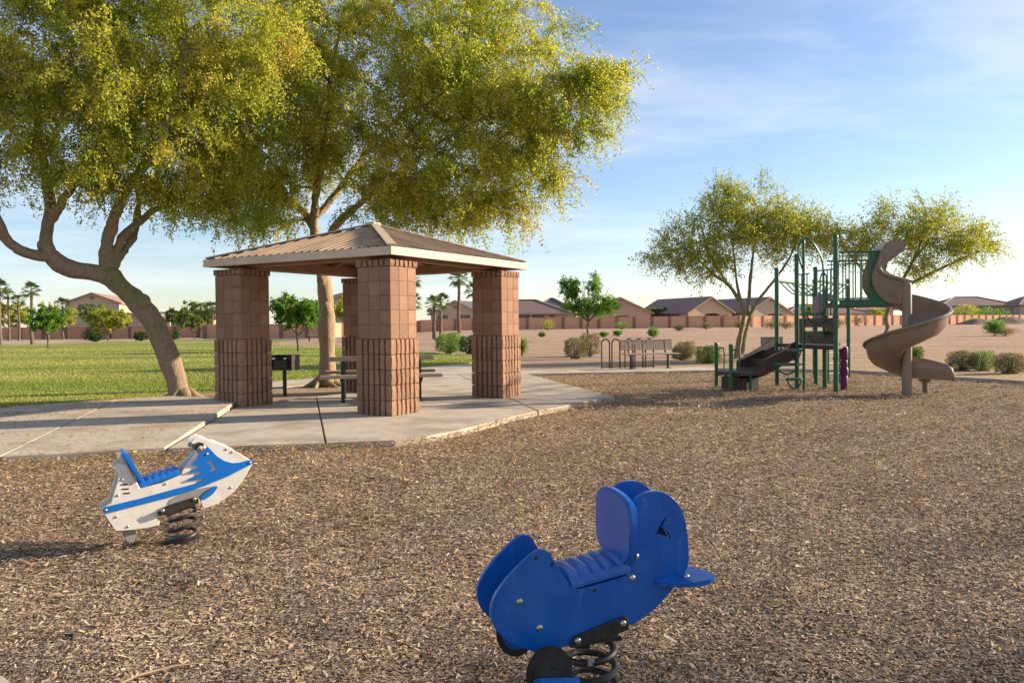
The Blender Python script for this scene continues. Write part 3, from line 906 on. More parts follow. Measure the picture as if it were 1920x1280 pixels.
# ------------------------------------------------------------------ trees
def smooth_path(pts, rad, n=4):
    """Catmull-Rom through the points, radii interpolated"""
    P = np.array(pts, float); R = np.array(rad, float)
    out = []; rr = []
    for i in range(len(P) - 1):
        p0 = P[max(i - 1, 0)]; p1 = P[i]; p2 = P[i + 1]; p3 = P[min(i + 2, len(P) - 1)]
        for k in range(n):
            t = k / n
            out.append(0.5 * ((2 * p1) + (-p0 + p2) * t + (2 * p0 - 5 * p1 + 4 * p2 - p3) * t * t + (-p0 + 3 * p1 - 3 * p2 + p3) * t ** 3))
            rr.append(R[i] * (1 - t) + R[i + 1] * t)
    out.append(P[-1]); rr.append(R[-1])
    return np.array(out), np.array(rr)

def make_tree(name, label, base, limbs, blobs, n_clump, n_twig, n_leaf, leaf, mats, cat='tree', group=None, droop=0.5,
              seed=1, trunk_seg=22, twig_len=(0.35, 0.8), tint=(0.5, 0.22), spread=0.06, shell=0.45, knots=0.05, twigs=True, br=0.03, flare=1.0, upbias=0.0, burls=()):
    """limbs: world-space polylines with radii; blobs: ellipsoids (cx,cy,cz,rx,ry,rz,weight) that the twigs fill."""
    rng = np.random.default_rng(seed)
    root = empty(name, base, 0, label, cat, group)
    B = np.array(base, float)
    nodes = []; nrad = []
    tm = MB()
    for li, (pts, rad) in enumerate(limbs):
        p, r = smooth_path(pts, rad, 7)
        nseg = trunk_seg if rad[0] > 0.08 else 8
        rj = r * (1 + knots * np.interp(np.arange(len(r)), np.arange(0, len(r) + 6, 6), rng.normal(0, 1.1, len(np.arange(0, len(r) + 6, 6)))))
        if li == 0:                                           # flared root collar
            hgt = p[:, 2] - p[0, 2]
            rj = rj * (1 + 0.55 * flare * np.exp(-hgt / 0.16))
        tm.tube(p, list(rj), nseg)
        skip = 0.35 if li == 0 else 0.15
        k0 = int(len(p) * skip)
        nodes += list(p[k0:]); nrad += list(r[k0:])
    for (bx, by, bz, brd) in burls:                           # burls and pruning collars
        tm.lathe([(brd * math.cos(q) + 1e-4, brd * 1.15 * math.sin(q)) for q in np.linspace(-1.45, 1.45, 9)], 14, (bx, by, bz))
    if burls:                                                 # surface roots
        for q in range(6):
            an = q * 1.05 + 0.4 + seed
            tm.tube([(base[0] + 0.10 * math.cos(an), base[1] + 0.10 * math.sin(an), 0.16), (base[0] + 0.22 * math.cos(an), base[1] + 0.22 * math.sin(an), 0.06), (base[0] + 0.36 * math.cos(an + 0.2), base[1] + 0.36 * math.sin(an + 0.2), 0.0), (base[0] + 0.55 * math.cos(an + 0.3), base[1] + 0.55 * math.sin(an + 0.3), -0.09)], [0.085, 0.07, 0.05, 0.03], 9)
    # lumpy cross-sections
    tv = np.array(tm.v)
    lump = 0.016 * np.sin(tv[:, 0] * 17 + tv[:, 2] * 5) * np.sin(tv[:, 1] * 19 - tv[:, 2] * 4) + 0.009 * np.sin(tv[:, 0] * 43 + tv[:, 2] * 11 + seed) * np.sin(tv[:, 1] * 39 - tv[:, 2] * 7)
    tv[:, 0] += lump; tv[:, 1] += lump * 0.7
    tm.v = [tuple(v) for v in tv]
    tr = tm.build('trunk', mats[0], root, smooth=True, world=True)
    nodes = np.array(nodes); nrad = np.array(nrad)
    w = np.array([b[6] for b in blobs]); w = w / w.sum()
    cnt = rng.multinomial(n_clump, w)
    A = []
    for b, c in zip(blobs, cnt):
        d = unit(rng.normal(0, 1, (c, 3)))
        rr = rng.random((c, 1)) ** shell
        A.append(np.array(b[:3]) + d * rr * np.array(b[3:6]))
    A = np.concatenate(A)
    d0 = np.array([np.min(np.linalg.norm(nodes - a, axis=1)) for a in A])
    A = A[np.argsort(d0)]
    bm_ = MB(); tips = []
    for a in A:
        dv = a - nodes
        dist = np.linalg.norm(dv, axis=1)
        cost = dist - 0.25 * np.minimum(nrad, 0.1) * 10 * 0.3 + np.where(dv[:, 2] < -0.2, 0.35, 0)
        i = int(np.argmin(cost))
        p0 = nodes[i]; r0 = min(nrad[i] * 0.7, br)
        L = dist[i]
        if L < 0.12: continue
        mid = (p0 + a) / 2 + rng.normal(0, 0.08, 3) * L + np.array([0, 0, (0.16 + upbias) * L])
        ts = np.linspace(0, 1, 5)[:, None]
        path = (1 - ts) ** 2 * p0 + 2 * ts * (1 - ts) * mid + ts ** 2 * a
        rad = np.linspace(r0, max(0.005, r0 * 0.3), 5)
        bm_.tube(path, list(rad), 5, cap=False)
        nodes = np.concatenate([nodes, path[1:]]); nrad = np.concatenate([nrad, rad[1:]])
        tips.append((path, unit(path[-1] - path[-2])))
    bo = bm_.build('branches', mats[1], root, smooth=True, world=True)
    bo['kind'] = 'stuff'
    # twigs and leaves
    C = []; Dm = []; tw = []; tn = []
    for path, d in tips:
        ct = rng.normal(tint[0], tint[1])
        s = rng.uniform(0.15, 1.0, n_twig)
        idx = np.minimum((s * 4).astype(int), 3); fr = (s * 4 - idx)[:, None]
        st = path[idx] * (1 - fr) + path[idx + 1] * fr
        dd = unit(d * 0.9 + rng.normal(0, 0.62, (n_twig, 3)) + np.array([0, 0, 0.15 + upbias]))
        ln = rng.uniform(twig_len[0], twig_len[1], n_twig)[:, None]
        e1 = st + dd * ln * 0.55
        e2 = e1 + unit(dd + np.array([0, 0, -droop * 1.6])) * ln * 0.45
        if twigs:
            tw.append(np.stack([st, e1, e2], 1))
        t = rng.random((n_twig, n_leaf, 1)) ** 0.8
        pos = np.where(t < 0.55, st[:, None] + (e1 - st)[:, None] * (t / 0.55), e1[:, None] + (e2 - e1)[:, None] * ((t - 0.55) / 0.45))
        pos = pos + rng.normal(0, spread, pos.shape)
        ld = unit(dd[:, None] * 0.5 + rng.normal(0, 0.9, pos.shape) + np.array([0, 0, -0.3 * droop]))
        C.append(pos.reshape(-1, 3)); Dm.append(ld.reshape(-1, 3))
        tn.append(np.clip(ct + rng.normal(0, 0.17, n_twig * n_leaf), 0, 1))
    C = np.concatenate(C) - B; Dm = np.concatenate(Dm); tn = np.concatenate(tn)
    n = len(C)
    ln = rng.uniform(0.65, 1.25, n) * leaf[0]; wd = rng.uniform(0.7, 1.2, n) * leaf[1]
    side = unit(np.cross(Dm, rng.normal(0, 1, (n, 3))))
    a_ = Dm * (ln / 2)[:, None]; b_ = side * (wd / 2)[:, None]
    V = np.stack([C - a_, C + b_ - a_ * 0.1, C + a_, C - b_ + a_ * 0.1], 1)
    cr = quads_object('crown', V, mats[2], root, tint=tn)
    if twigs:
        T = np.concatenate(tw) - B
        q = len(T)
        off = unit(rng.normal(0, 1, (q, 3))) * 0.0045
        V1 = np.stack([T[:, 0] - off, T[:, 0] + off, T[:, 1] + off * 0.8, T[:, 1] - off * 0.8], 1)
        V2 = np.stack([T[:, 1] - off * 0.8, T[:, 1] + off * 0.8, T[:, 2] + off * 0.3, T[:, 2] - off * 0.3], 1)
        quads_object('twigs', np.concatenate([V1, V2]), mats[1], root)['kind'] = 'stuff'
    return root

PVM = (M_bark, M_bark3, M_leaf_pv)
left_limbs = [
    ([(-5.66, 13.75, -0.10), (-5.74, 13.75, 0.2), (-5.8, 13.75, 0.46), (-5.91, 13.7, 0.87), (-6.1, 13.7, 1.31), (-6.32, 13.65, 1.65), (-6.56, 13.6, 1.9), (-6.8, 13.6, 2.13)], [0.185, 0.175, 0.168, 0.162, 0.165, 0.178, 0.15, 0.155]),
    ([(-6.74, 13.6, 2.10), (-7.04, 13.5, 2.19), (-7.26, 13.4, 2.22), (-7.47, 13.3, 2.32), (-7.6, 13.2, 2.49)], [0.165, 0.15, 0.145, 0.135, 0.13]),
    ([(-7.57, 13.2, 2.44), (-7.62, 13.2, 2.7), (-7.62, 13.25, 2.94), (-7.61, 13.3, 3.28), (-7.68, 13.35, 3.61), (-7.75, 13.4, 4.14), (-7.9, 13.5, 4.78), (-8.03, 13.6, 5.71)], [0.12, 0.112, 0.09, 0.084, 0.074, 0.055, 0.038, 0.02]),
    ([(-7.58, 13.25, 3.01), (-7.44, 13.2, 3.18), (-7.23, 13.1, 3.41), (-6.94, 13.0, 3.67), (-6.53, 12.8, 4.08), (-6.16, 12.6, 4.7), (-5.98, 12.5, 5.41)], [0.075, 0.075, 0.07, 0.06, 0.05, 0.04, 0.025]),
    ([(-7.55, 13.2, 2.42), (-7.78, 13.0, 2.46), (-7.94, 12.9, 2.55), (-8.04, 12.8, 2.7), (-8.08, 12.7, 2.91), (-8.2, 12.6, 3.31), (-8.34, 12.4, 3.93), (-8.51, 12.2, 4.78)], [0.10, 0.092, 0.088, 0.08, 0.07, 0.06, 0.05, 0.03]),
    ([(-6.8, 13.6, 2.10), (-6.85, 13.6, 2.47), (-6.84, 13.6, 2.64), (-6.72, 13.55, 2.96), (-6.55, 13.5, 3.33), (-6.32, 13.4, 3.64), (-5.98, 13.3, 3.98), (-5.59, 13.1, 4.49), (-5.24, 12.9, 5.2), (-5.1, 12.8, 5.92)], [0.13, 0.115, 0.108, 0.088, 0.082, 0.074, 0.06, 0.045, 0.03, 0.018]),
    ([(-6.78, 13.6, 2.20), (-6.76, 13.7, 2.51), (-6.67, 13.8, 2.79), (-6.47, 13.9, 3.04), (-6.24, 14.0, 3.26), (-5.96, 14.1, 3.46), (-5.52, 14.2, 3.82), (-5.07, 14.3, 4.3), (-4.72, 14.4, 4.99)], [0.07, 0.07, 0.066, 0.062, 0.056, 0.048, 0.036, 0.026, 0.014]),
    ([(-6.75, 13.6, 2.26), (-6.7, 13.8, 2.5), (-6.71, 14.1, 2.72), (-6.7, 14.4, 3.06), (-6.8, 14.7, 3.48), (-6.94, 15.1, 4.1), (-6.97, 15.6, 5.01), (-7.03, 16.0, 6.05)], [0.07, 0.075, 0.07, 0.06, 0.055, 0.045, 0.035, 0.02])]
make_tree('palo_verde_tree', 'large palo verde tree with leaning forked trunk beside the left pillar', (-5.66, 13.75, -0.03), left_limbs,
          [(-8.2, 12.9, 5.3, 1.9, 1.9, 1.5, 1.1), (-6.3, 12.9, 5.6, 1.7, 1.8, 1.5, 1.1), (-5.3, 13.6, 4.7, 1.25, 1.5, 1.25, 0.75), (-7.2, 14.4, 5.2, 2.0, 1.7, 1.5, 0.9), (-6.9, 12.8, 7.0, 2.2, 1.9, 1.1, 0.9), (-9.6, 12.4, 4.7, 1.3, 1.5, 1.2, 0.5), (-7.6, 12.7, 4.0, 2.0, 1.3, 0.6, 0.5), (-5.6, 14.2, 3.55, 1.0, 1.0, 0.55, 0.42), (-4.5, 13.6, 6.0, 1.2, 1.4, 1.3, 0.6), (-9.2, 12.6, 6.6, 1.8, 1.6, 1.3, 0.5), (-5.3, 12.8, 7.4, 1.6, 1.6, 0.9, 0.5), (-4.75, 14.7, 3.25, 0.65, 0.6, 0.4, 0.2), (-6.9, 12.9, 3.65, 0.9, 0.8, 0.3, 0.15), (-8.6, 12.7, 3.7, 0.9, 0.8, 0.35, 0.15)],
          600, 15, 33, (0.056, 0.027), PVM, group='large palo verde trees by the shelter', droop=0.85, seed=5, tint=(0.45, 0.22), spread=0.034, twig_len=(0.3, 0.9), flare=0.45, burls=((-6.22, 13.56, 1.68, 0.125), (-6.86, 13.58, 2.50, 0.115), (-7.64, 13.19, 2.60, 0.115), (-6.72, 13.55, 2.10, 0.15)))

right_limbs = [
    ([(-3.96, 17.0, -0.10), (-3.93, 17.0, 0.25), (-3.92, 17.0, 0.7), (-3.93, 17.0, 1.15), (-3.92, 17.0, 1.49), (-3.95, 17.0, 1.94), (-3.98, 17.0, 2.34), (-4.06, 17.0, 2.79), (-4.14, 17.0, 3.18), (-4.16, 17.0, 3.47)], [0.185, 0.17, 0.165, 0.165, 0.168, 0.142, 0.138, 0.128, 0.115, 0.10]),
    ([(-4.12, 17.0, 3.2), (-4.31, 17.1, 3.56), (-4.55, 17.3, 3.8), (-4.95, 17.5, 4.12), (-5.44, 17.6, 4.66), (-5.89, 17.6, 5.36), (-6.19, 17.5, 6.15)], [0.085, 0.075, 0.068, 0.06, 0.05, 0.04, 0.025]),
    ([(-4.16, 17.0, 3.4), (-4.09, 16.9, 3.95), (-3.94, 16.7, 4.58), (-3.75, 16.5, 5.41), (-3.58, 16.2, 6.29), (-3.31, 16.0, 7.27)], [0.10, 0.085, 0.07, 0.05, 0.032, 0.016]),
    ([(-4.0, 17.0, 2.45), (-3.74, 16.7, 3.15), (-3.42, 16.5, 3.47), (-2.87, 16.2, 3.83), (-2.17, 15.9, 4.3), (-1.4, 15.6, 4.75), (-0.57, 15.4, 5.15), (0.45, 15.3, 5.52)], [0.10, 0.088, 0.074, 0.058, 0.044, 0.03, 0.02, 0.01]),
    ([(-4.12, 17.0, 3.55), (-3.63, 17.3, 4.24), (-2.98, 17.6, 5.22), (-2.06, 17.8, 6.19), (-1.12, 18.0, 7.06), (-0.05, 18.1, 7.79)], [0.078, 0.066, 0.052, 0.038, 0.024, 0.012]),
    ([(-3.94, 16.7, 4.55), (-4.24, 16.2, 5.34), (-4.54, 15.8, 6.28), (-4.61, 15.4, 7.06)], [0.06, 0.05, 0.035, 0.02])]
make_tree('palo_verde_tree', 'broad spreading palo verde tree with upright trunk behind the shelter roof', (-3.96, 17.0, -0.03), right_limbs,
          [(-2.4, 16.2, 5.6, 2.3, 2.2, 1.7, 1.3), (-4.6, 16.4, 5.6, 1.8, 2.0, 1.6, 1.0), (-0.5, 15.9, 5.6, 1.7, 1.8, 1.45, 0.95), (0.7, 15.7, 5.6, 1.15, 1.3, 0.75, 0.45), (1.5, 15.6, 5.75, 0.75, 0.8, 0.42, 0.16), (0.35, 15.8, 4.65, 1.0, 1.2, 0.55, 0.28), (-1.3, 15.8, 4.2, 1.5, 1.4, 0.7, 0.42), (-0.9, 16.5, 7.3, 2.0, 1.8, 1.2, 0.85), (-3.6, 16.2, 7.4, 2.1, 1.9, 1.1, 0.85), (-5.9, 16.8, 4.6, 1.0, 1.2, 0.9, 0.32), (-5.2, 16.8, 3.7, 1.0, 0.9, 0.55, 0.28), (-2.6, 16.4, 3.9, 1.2, 1.0, 0.5, 0.2), (-1.5, 15.7, 3.55, 1.5, 1.1, 0.5, 0.35), (-5.6, 16.0, 6.6, 1.3, 1.5, 1.2, 0.5), (-0.4, 15.6, 3.6, 0.6, 0.7, 0.5, 0.14), (-4.9, 16.2, 4.4, 1.2, 1.2, 0.7, 0.3), (1.8, 15.6, 6.0, 0.55, 0.35, 0.2, 0.10), (1.65, 15.6, 4.95, 0.6, 0.35, 0.22, 0.09), (1.25, 15.8, 6.95, 0.55, 0.5, 0.28, 0.08), (1.0, 15.6, 4.1, 0.45, 0.35, 0.2, 0.07), (0.1, 15.6, 3.35, 0.3, 0.35, 0.35, 0.05), (-0.6, 15.5, 3.15, 0.35, 0.35, 0.3, 0.05)],
          720, 15, 32, (0.060, 0.029), (M_bark2, M_bark3, M_leaf_pv), group='large palo verde trees by the shelter', droop=0.75, seed=9, tint=(0.42, 0.22), spread=0.034, twig_len=(0.3, 0.95), flare=0.6, burls=((-3.90, 16.86, 1.62, 0.13), (-3.98, 16.88, 2.2, 0.11)))

# two palo verdes beyond the play structure
make_tree('palo_verde_tree', 'multi-stemmed palo verde tree behind the stairs of the play structure', (8.35, 29.8, -0.06), [
    ([(8.30, 29.8, -0.15), (8.40, 29.8, 0.45), (8.53, 29.8, 1.05), (8.60, 29.8, 1.5), (8.52, 29.8, 1.95), (8.40, 29.9, 2.6), (8.35, 30, 3.4), (8.25, 30, 4.6)], [0.095, 0.088, 0.082, 0.07, 0.06, 0.05, 0.04, 0.025]),
    ([(8.55, 29.75, 0.1), (8.62, 29.7, 0.7), (8.80, 29.7, 1.45), (9.15, 29.7, 2.1), (9.75, 29.7, 2.85), (10.3, 29.8, 3.6), (10.7, 29.8, 4.5)], [0.075, 0.07, 0.065, 0.055, 0.045, 0.035, 0.022]),
    ([(8.5, 29.8, 2.0), (8.05, 29.8, 2.65), (7.55, 29.8, 3.0), (7.0, 29.7, 3.5), (6.4, 29.6, 4.0)], [0.07, 0.06, 0.05, 0.04, 0.025]),
    ([(8.75, 29.75, 1.5), (8.85, 29.9, 2.3), (8.95, 30, 3.2), (9.1, 30, 4.4), (9.2, 30, 5.4)], [0.07, 0.065, 0.05, 0.04, 0.02]),
    ([(8.5, 29.9, 2.1), (8.0, 30.4, 3.0), (7.5, 30.6, 4.0), (7.2, 30.7, 5.2)], [0.06, 0.05, 0.04, 0.02])],
    [(7.0, 29.8, 4.3, 1.5, 1.6, 1.1, 0.8), (8.6, 29.8, 4.6, 1.6, 1.7, 1.1, 1.0), (10.3, 29.8, 4.4, 1.4, 1.5, 1.1, 0.8), (8.0, 29.9, 5.6, 1.0, 1.1, 0.8, 0.4), (9.6, 29.9, 5.3, 1.2, 1.1, 0.7, 0.4), (5.9, 29.6, 3.8, 0.9, 1.0, 0.65, 0.3), (7.0, 29.5, 3.2, 1.3, 1.1, 0.4, 0.2), (11.0, 29.8, 4.9, 0.8, 0.9, 0.6, 0.2), (7.6, 29.9, 6.2, 0.3, 0.4, 0.5, 0.06), (9.3, 29.9, 6.1, 0.4, 0.4, 0.4, 0.06)],
    330, 10, 16, (0.09, 0.04), (M_bark3, M_bark3, M_leaf_pv2), group='palo verde trees behind the play structure', droop=0.2, seed=21, twig_len=(0.5, 1.1), spread=0.045, tint=(0.40, 0.2), br=0.022, flare=0.3, shell=0.5, upbias=0.1)
make_tree('palo_verde_tree', 'open airy palo verde tree behind the spiral slide', (13.2, 29.0, -0.06), [
    ([(13.2, 29.0, -0.15), (13.45, 29.2, 0.5), (13.86, 29.6, 0.95), (13.9, 29.8, 1.3), (14.12, 30, 1.8), (14.5, 30, 2.6), (15.1, 30, 3.7), (15.5, 30.1, 4.8)], [0.10, 0.09, 0.085, 0.08, 0.075, 0.06, 0.045, 0.025]),
    ([(14.1, 30, 1.8), (13.6, 30, 2.5), (13.0, 30, 3.3), (12.4, 30, 4.0)], [0.08, 0.065, 0.05, 0.025]),
    ([(14.4, 30, 2.4), (15.4, 29.9, 2.9), (16.4, 29.8, 3.4), (17.3, 29.7, 3.8)], [0.07, 0.06, 0.045, 0.025]),
    ([(14.9, 30, 3.4), (15.9, 30.3, 4.4), (16.6, 30.4, 5.2)], [0.05, 0.04, 0.02])],
    [(15.2, 30, 4.4, 1.6, 1.5, 1.0, 0.8), (13.0, 30, 4.2, 1.2, 1.3, 0.95, 0.65), (11.9, 30, 4.3, 0.9, 0.9, 0.75, 0.45), (16.7, 29.9, 4.1, 1.3, 1.3, 0.9, 0.65), (15.3, 29.8, 3.2, 1.6, 1.2, 0.55, 0.4), (15.8, 30, 5.3, 1.0, 1.0, 0.6, 0.3), (14.0, 30, 5.2, 0.8, 0.8, 0.5, 0.2), (17.5, 29.8, 4.1, 0.55, 0.6, 0.5, 0.14)],
    235, 10, 16, (0.09, 0.04), (M_bark3, M_bark3, M_leaf_pv2), group='palo verde trees behind the play structure', droop=0.3, seed=33, twig_len=(0.5, 1.1), spread=0.045, tint=(0.44, 0.2), br=0.02, flare=0.3, shell=0.5)
# trees standing to the right of the view: their crowns shade the foreground
for i, (x, y, hgt, rad, nc, lab) in enumerate(((17.2, 5.6, 5.6, 3.2, 150, 'palo verde tree right of the play area shading the foreground wood chips'),)):
    k = hgt / 5.4
    make_tree('palo_verde_tree', lab, (x, y, -0.06), [
        ([(x, y, -0.15), (x + 0.1, y, 0.9), (x, y + 0.1, 1.9 * k), (x - 0.1, y, 3.0 * k), (x, y, 4.6 * k)], [0.2, 0.17, 0.14, 0.10, 0.04]),
        ([(x, y + 0.1, 1.7 * k), (x - 1.0, y - 0.5, 3.0 * k), (x - 1.9, y - 0.8, 4.0 * k)], [0.09, 0.07, 0.03]),
        ([(x, y + 0.1, 1.8 * k), (x + 1.0, y + 0.7, 3.0 * k), (x + 1.8, y + 1.0, 4.0 * k)], [0.09, 0.07, 0.03]),
        ([(x, y + 0.1, 2.0 * k), (x + 0.4, y - 1.2, 3.2 * k), (x + 0.6, y - 2.0, 4.2 * k)], [0.09, 0.07, 0.03])],
        [(x, y, 4.4 * k, rad, rad, 1.9 * k, 1.0)],
        int(nc * 0.55), 9, 13, (0.12, 0.06), (M_bark3, M_bark3, M_leaf_pv2), droop=0.4, seed=50 + i, shell=0.45, twigs=False)

# ------------------------------------------------------------------ spring riders
def bolt_mesh(r=0.011, h=0.007):
    return MB().lathe([(r, 0), (r, h * 0.35), (r * 0.75, h * 0.8), (r * 0.3, h)], 10).mesh('bolt', M_steel, smooth=True)
ME_BOLT = bolt_mesh()
ROT_FRONT = (math.pi / 2, 0, 0)                       # bolt axis towards local -y

def coil(parent, r, z0, z1, turns, wire, tilt=0.0, lean=(0, 0)):
    pts = []; n = int(turns * 26)
    for i in range(n + 1):
        t = i / n; a = t * turns * 2 * math.pi + 0.6
        x = r * math.cos(a); y = r * math.sin(a)
        pts.append((x + lean[0] * t, y + lean[1] * t, z0 + (z1 - z0) * t + tilt * x * t))
    return MB().tube(pts, wire, 8).build('spring', M_black, parent, smooth=True)

GZ = -0.045
W_PANEL = [(-0.207, 0.53), (-0.188, 0.519), (-0.17, 0.488), (-0.148, 0.454), (-0.124, 0.416), (-0.108, 0.39), (-0.013, 0.405), (0.086, 0.422), (0.083, 0.46), (0.087, 0.502), (0.097, 0.597), (0.103, 0.66), (0.117, 0.671), (0.143, 0.681), (0.172, 0.683), (0.209, 0.675), (0.247, 0.647), (0.271, 0.605), (0.282, 0.558), (0.289, 0.49), (0.289, 0.436), (0.269, 0.405), (0.234, 0.368), (0.198, 0.329), (0.151, 0.293), (0.087, 0.26), (-0.015, 0.243), (-0.109, 0.225), (-0.159, 0.215), (-0.202, 0.208), (-0.245, 0.217), (-0.303, 0.245), (-0.35, 0.284), (-0.369, 0.319), (-0.375, 0.355), (-0.368, 0.385), (-0.348, 0.418), (-0.316, 0.455), (-0.274, 0.492), (-0.236, 0.522)]
W_EYE = [(0.212, 0.597), (0.206, 0.586), (0.193, 0.565), (0.203, 0.558), (0.216, 0.545), (0.226, 0.525), (0.208, 0.535), (0.188, 0.543), (0.17, 0.542), (0.18, 0.557), (0.187, 0.571), (0.197, 0.585)]

def rounded(poly, n=2):
    """Chaikin smoothing of a closed outline"""
    for _ in range(n):
        out = []
        for i in range(len(poly)):
            a, b = poly[i], poly[(i + 1) % len(poly)]
            out += [(a[0] * 0.75 + b[0] * 0.25, a[1] * 0.75 + b[1] * 0.25), (a[0] * 0.25 + b[0] * 0.75, a[1] * 0.25 + b[1] * 0.75)]
        poly = out
    return poly

WA = math.radians(15.7)
wh = empty('spring_rider', (0.26, 2.60, 0), WA, 'blue whale spring rider with ribbed seat in the foreground wood chips', 'spring rider')
def whale_panel(y0, y1):
    """side board with the eye slot cut through"""
    out = rounded(W_PANEL, 1)
    bm = bmesh.new()
    ring = [bm.verts.new((x, y0, z)) for x, z in out]
    hole = [bm.verts.new((x, y0, z)) for x, z in W_EYE]
    for r in (ring, hole):
        for i in range(len(r)): bm.edges.new((r[i], r[(i + 1) % len(r)]))
    bmesh.ops.triangle_fill(bm, use_beauty=True, use_dissolve=False, edges=bm.edges[:])
    ext = bmesh.ops.extrude_face_region(bm, geom=bm.faces[:])
    for v in [g for g in ext['geom'] if isinstance(g, bmesh.types.BMVert)]: v.co.y = y1
    bmesh.ops.recalc_face_normals(bm, faces=bm.faces[:])
    ed = [e for e in bm.edges if len(e.link_faces) == 2 and e.calc_face_angle(0) > 1.0]
    bmesh.ops.bevel(bm, geom=ed, offset=0.0045, segments=3, affect='EDGES', clamp_overlap=True)
    me = bpy.data.meshes.new('side_panel'); bm.to_mesh(me); bm.free()
    me.polygons.foreach_set('use_smooth', [True] * len(me.polygons)); me.set_sharp_from_angle(angle=math.radians(35))
    me.materials.append(M_blue)
    return me
pan = inst('side_panel', whale_panel(-0.1, -0.080), wh)
pan2 = inst('side_panel', whale_panel(0.080, 0.1), wh)
MB().upright(W_EYE, -0.078, -0.072).build('eye_shade', M_bluedark, pan)  # dark sheet stands in for the shaded inside behind the eye slot
for x, z in [(-0.283, 0.376), (-0.22, 0.289), (0.102, 0.48), (0.089, 0.413)]:
    inst('bolt', ME_BOLT, pan, (x, -0.1, z), ROT_FRONT)
for x, z in [(-0.229, 0.503), (-0.178, 0.479), (-0.037, 0.386)]:
    bh = MB().lathe([(0.006, 0), (0.006, 0.0012)], 10).build('bolt_hole', M_black, pan)
    bh.rotation_euler = ROT_FRONT
    bh.location = (x, -0.1, z)
# ribbed seat
def seat_mesh(x0, z0, x1, z1, hw, nrib, hgt, mat, name='seat'):
    mb = MB()
    L = math.hypot(x1 - x0, z1 - z0); ux, uz = (x1 - x0) / L, (z1 - z0) / L
    n = nrib * 6
    prof = [(-hw, -0.045), (-hw, 0.35), (-hw * 0.93, 0.72), (-hw * 0.6, 0.97), (0, 1.0), (hw * 0.6, 0.97), (hw * 0.93, 0.72), (hw, 0.35), (hw, -0.045)]
    m = len(prof); V = []; Fc = []
    for i in range(n + 1):
        s = L * i / n
        ph = (i % 6) / 6
        hh = hgt * (0.80 + 0.20 * math.sqrt(max(0, math.sin(math.pi * ph)))) if 0 < i < n else hgt * 0.72
        for y, k in prof:
            up = hh * k
            V.append((x0 + ux * s - uz * up, y, z0 + uz * s + ux * up))
    for i in range(n):
        for k in range(m - 1):
            a = i * m + k
            Fc.append((a, a + m, a + m + 1, a + 1))
        Fc.append((i * m, i * m + m - 1, (i + 1) * m + m - 1, (i + 1) * m))
    Fc.append(tuple(range(m))); Fc.append(tuple(n * m + k for k in range(m - 1, -1, -1)))
    return mb.add(V, Fc).mesh(name, mat, smooth=True)
inst('seat', seat_mesh(-0.112, 0.397, 0.092, 0.432, 0.098, 5, 0.042, M_blue), wh)
# upright back pad between the two boards
def pad():
    out = [(-0.155, 0.50), (-0.15, 0.62), (-0.135, 0.655), (-0.08, 0.672), (0.0, 0.678), (0.08, 0.672), (0.135, 0.655), (0.15, 0.62), (0.155, 0.50), (0.125, 0.462), (0.05, 0.44), (-0.05, 0.44), (-0.125, 0.462)]
    out = [(a * 0.96, b) for a, b in rounded(out, 1)]
    mb = MB().prism(out, 0.0, 0.030, lambda u, v, t: (0.062 + t - 0.06 * (v - 0.55) * 0 , u, v))
    return mb.build('back_pad', M_blue, wh, smooth=True, bevel=0.008, bseg=3)
pad()
MB().box((0.075, 0, 0.42), (0.03, 0.155, 0.12)).build('pad_bracket', M_blue, wh, bevel=0.005)
# flat pectoral fin / step passing through the boards
fin = rounded([(0.15, 0.0), (0.155, -0.10), (0.205, -0.155), (0.265, -0.205), (0.325, -0.205), (0.345, -0.155), (0.325, -0.085), (0.29, 0.0), (0.325, 0.085), (0.345, 0.155), (0.325, 0.205), (0.265, 0.205), (0.205, 0.155), (0.155, 0.10)], 2)
fo = MB().prism(fin, 0, 0.016, lambda u, v, t: (u, v, 0.385 + t + (u - 0.2) * 0.16)).build('fin', M_blue, wh, smooth=True, bevel=0.005)
b = inst('bolt', ME_BOLT, fo, (0.262, -0.13, 0.411))
# clamp plates, spring and foot shields
W_CLAMP = [(-0.12, 0.245), (-0.093, 0.256), (0.055, 0.297), (0.068, 0.292), (0.073, 0.257), (0.062, 0.250), (-0.104, 0.216), (-0.123, 0.222)]
for s in (-1, 1):
    y0, y1 = (-0.114, -0.102) if s < 0 else (0.102, 0.114)
    cpl = MB().upright(rounded(W_CLAMP, 1), y0, y1).build('clamp_plate', M_black, wh, bevel=0.002, bseg=1)
    if s < 0:
        for x, z in ((-0.101, 0.239), (0.051, 0.277)): inst('bolt', ME_BOLT, cpl, (x, -0.114, z), ROT_FRONT)
MB().box((-0.02, 0, 0.222), (0.15, 0.2, 0.012)).build('spring_top_plate', M_black, wh, bevel=0.003)
coil(wh, 0.078, GZ - 0.02, 0.205, 4.6, 0.0115, lean=(-0.02, 0))
MB().lathe([(0.1, GZ - 0.03), (0.1, GZ + 0.008), (0.085, GZ + 0.016)], 20).build('spring_base', M_black, wh, smooth=True)
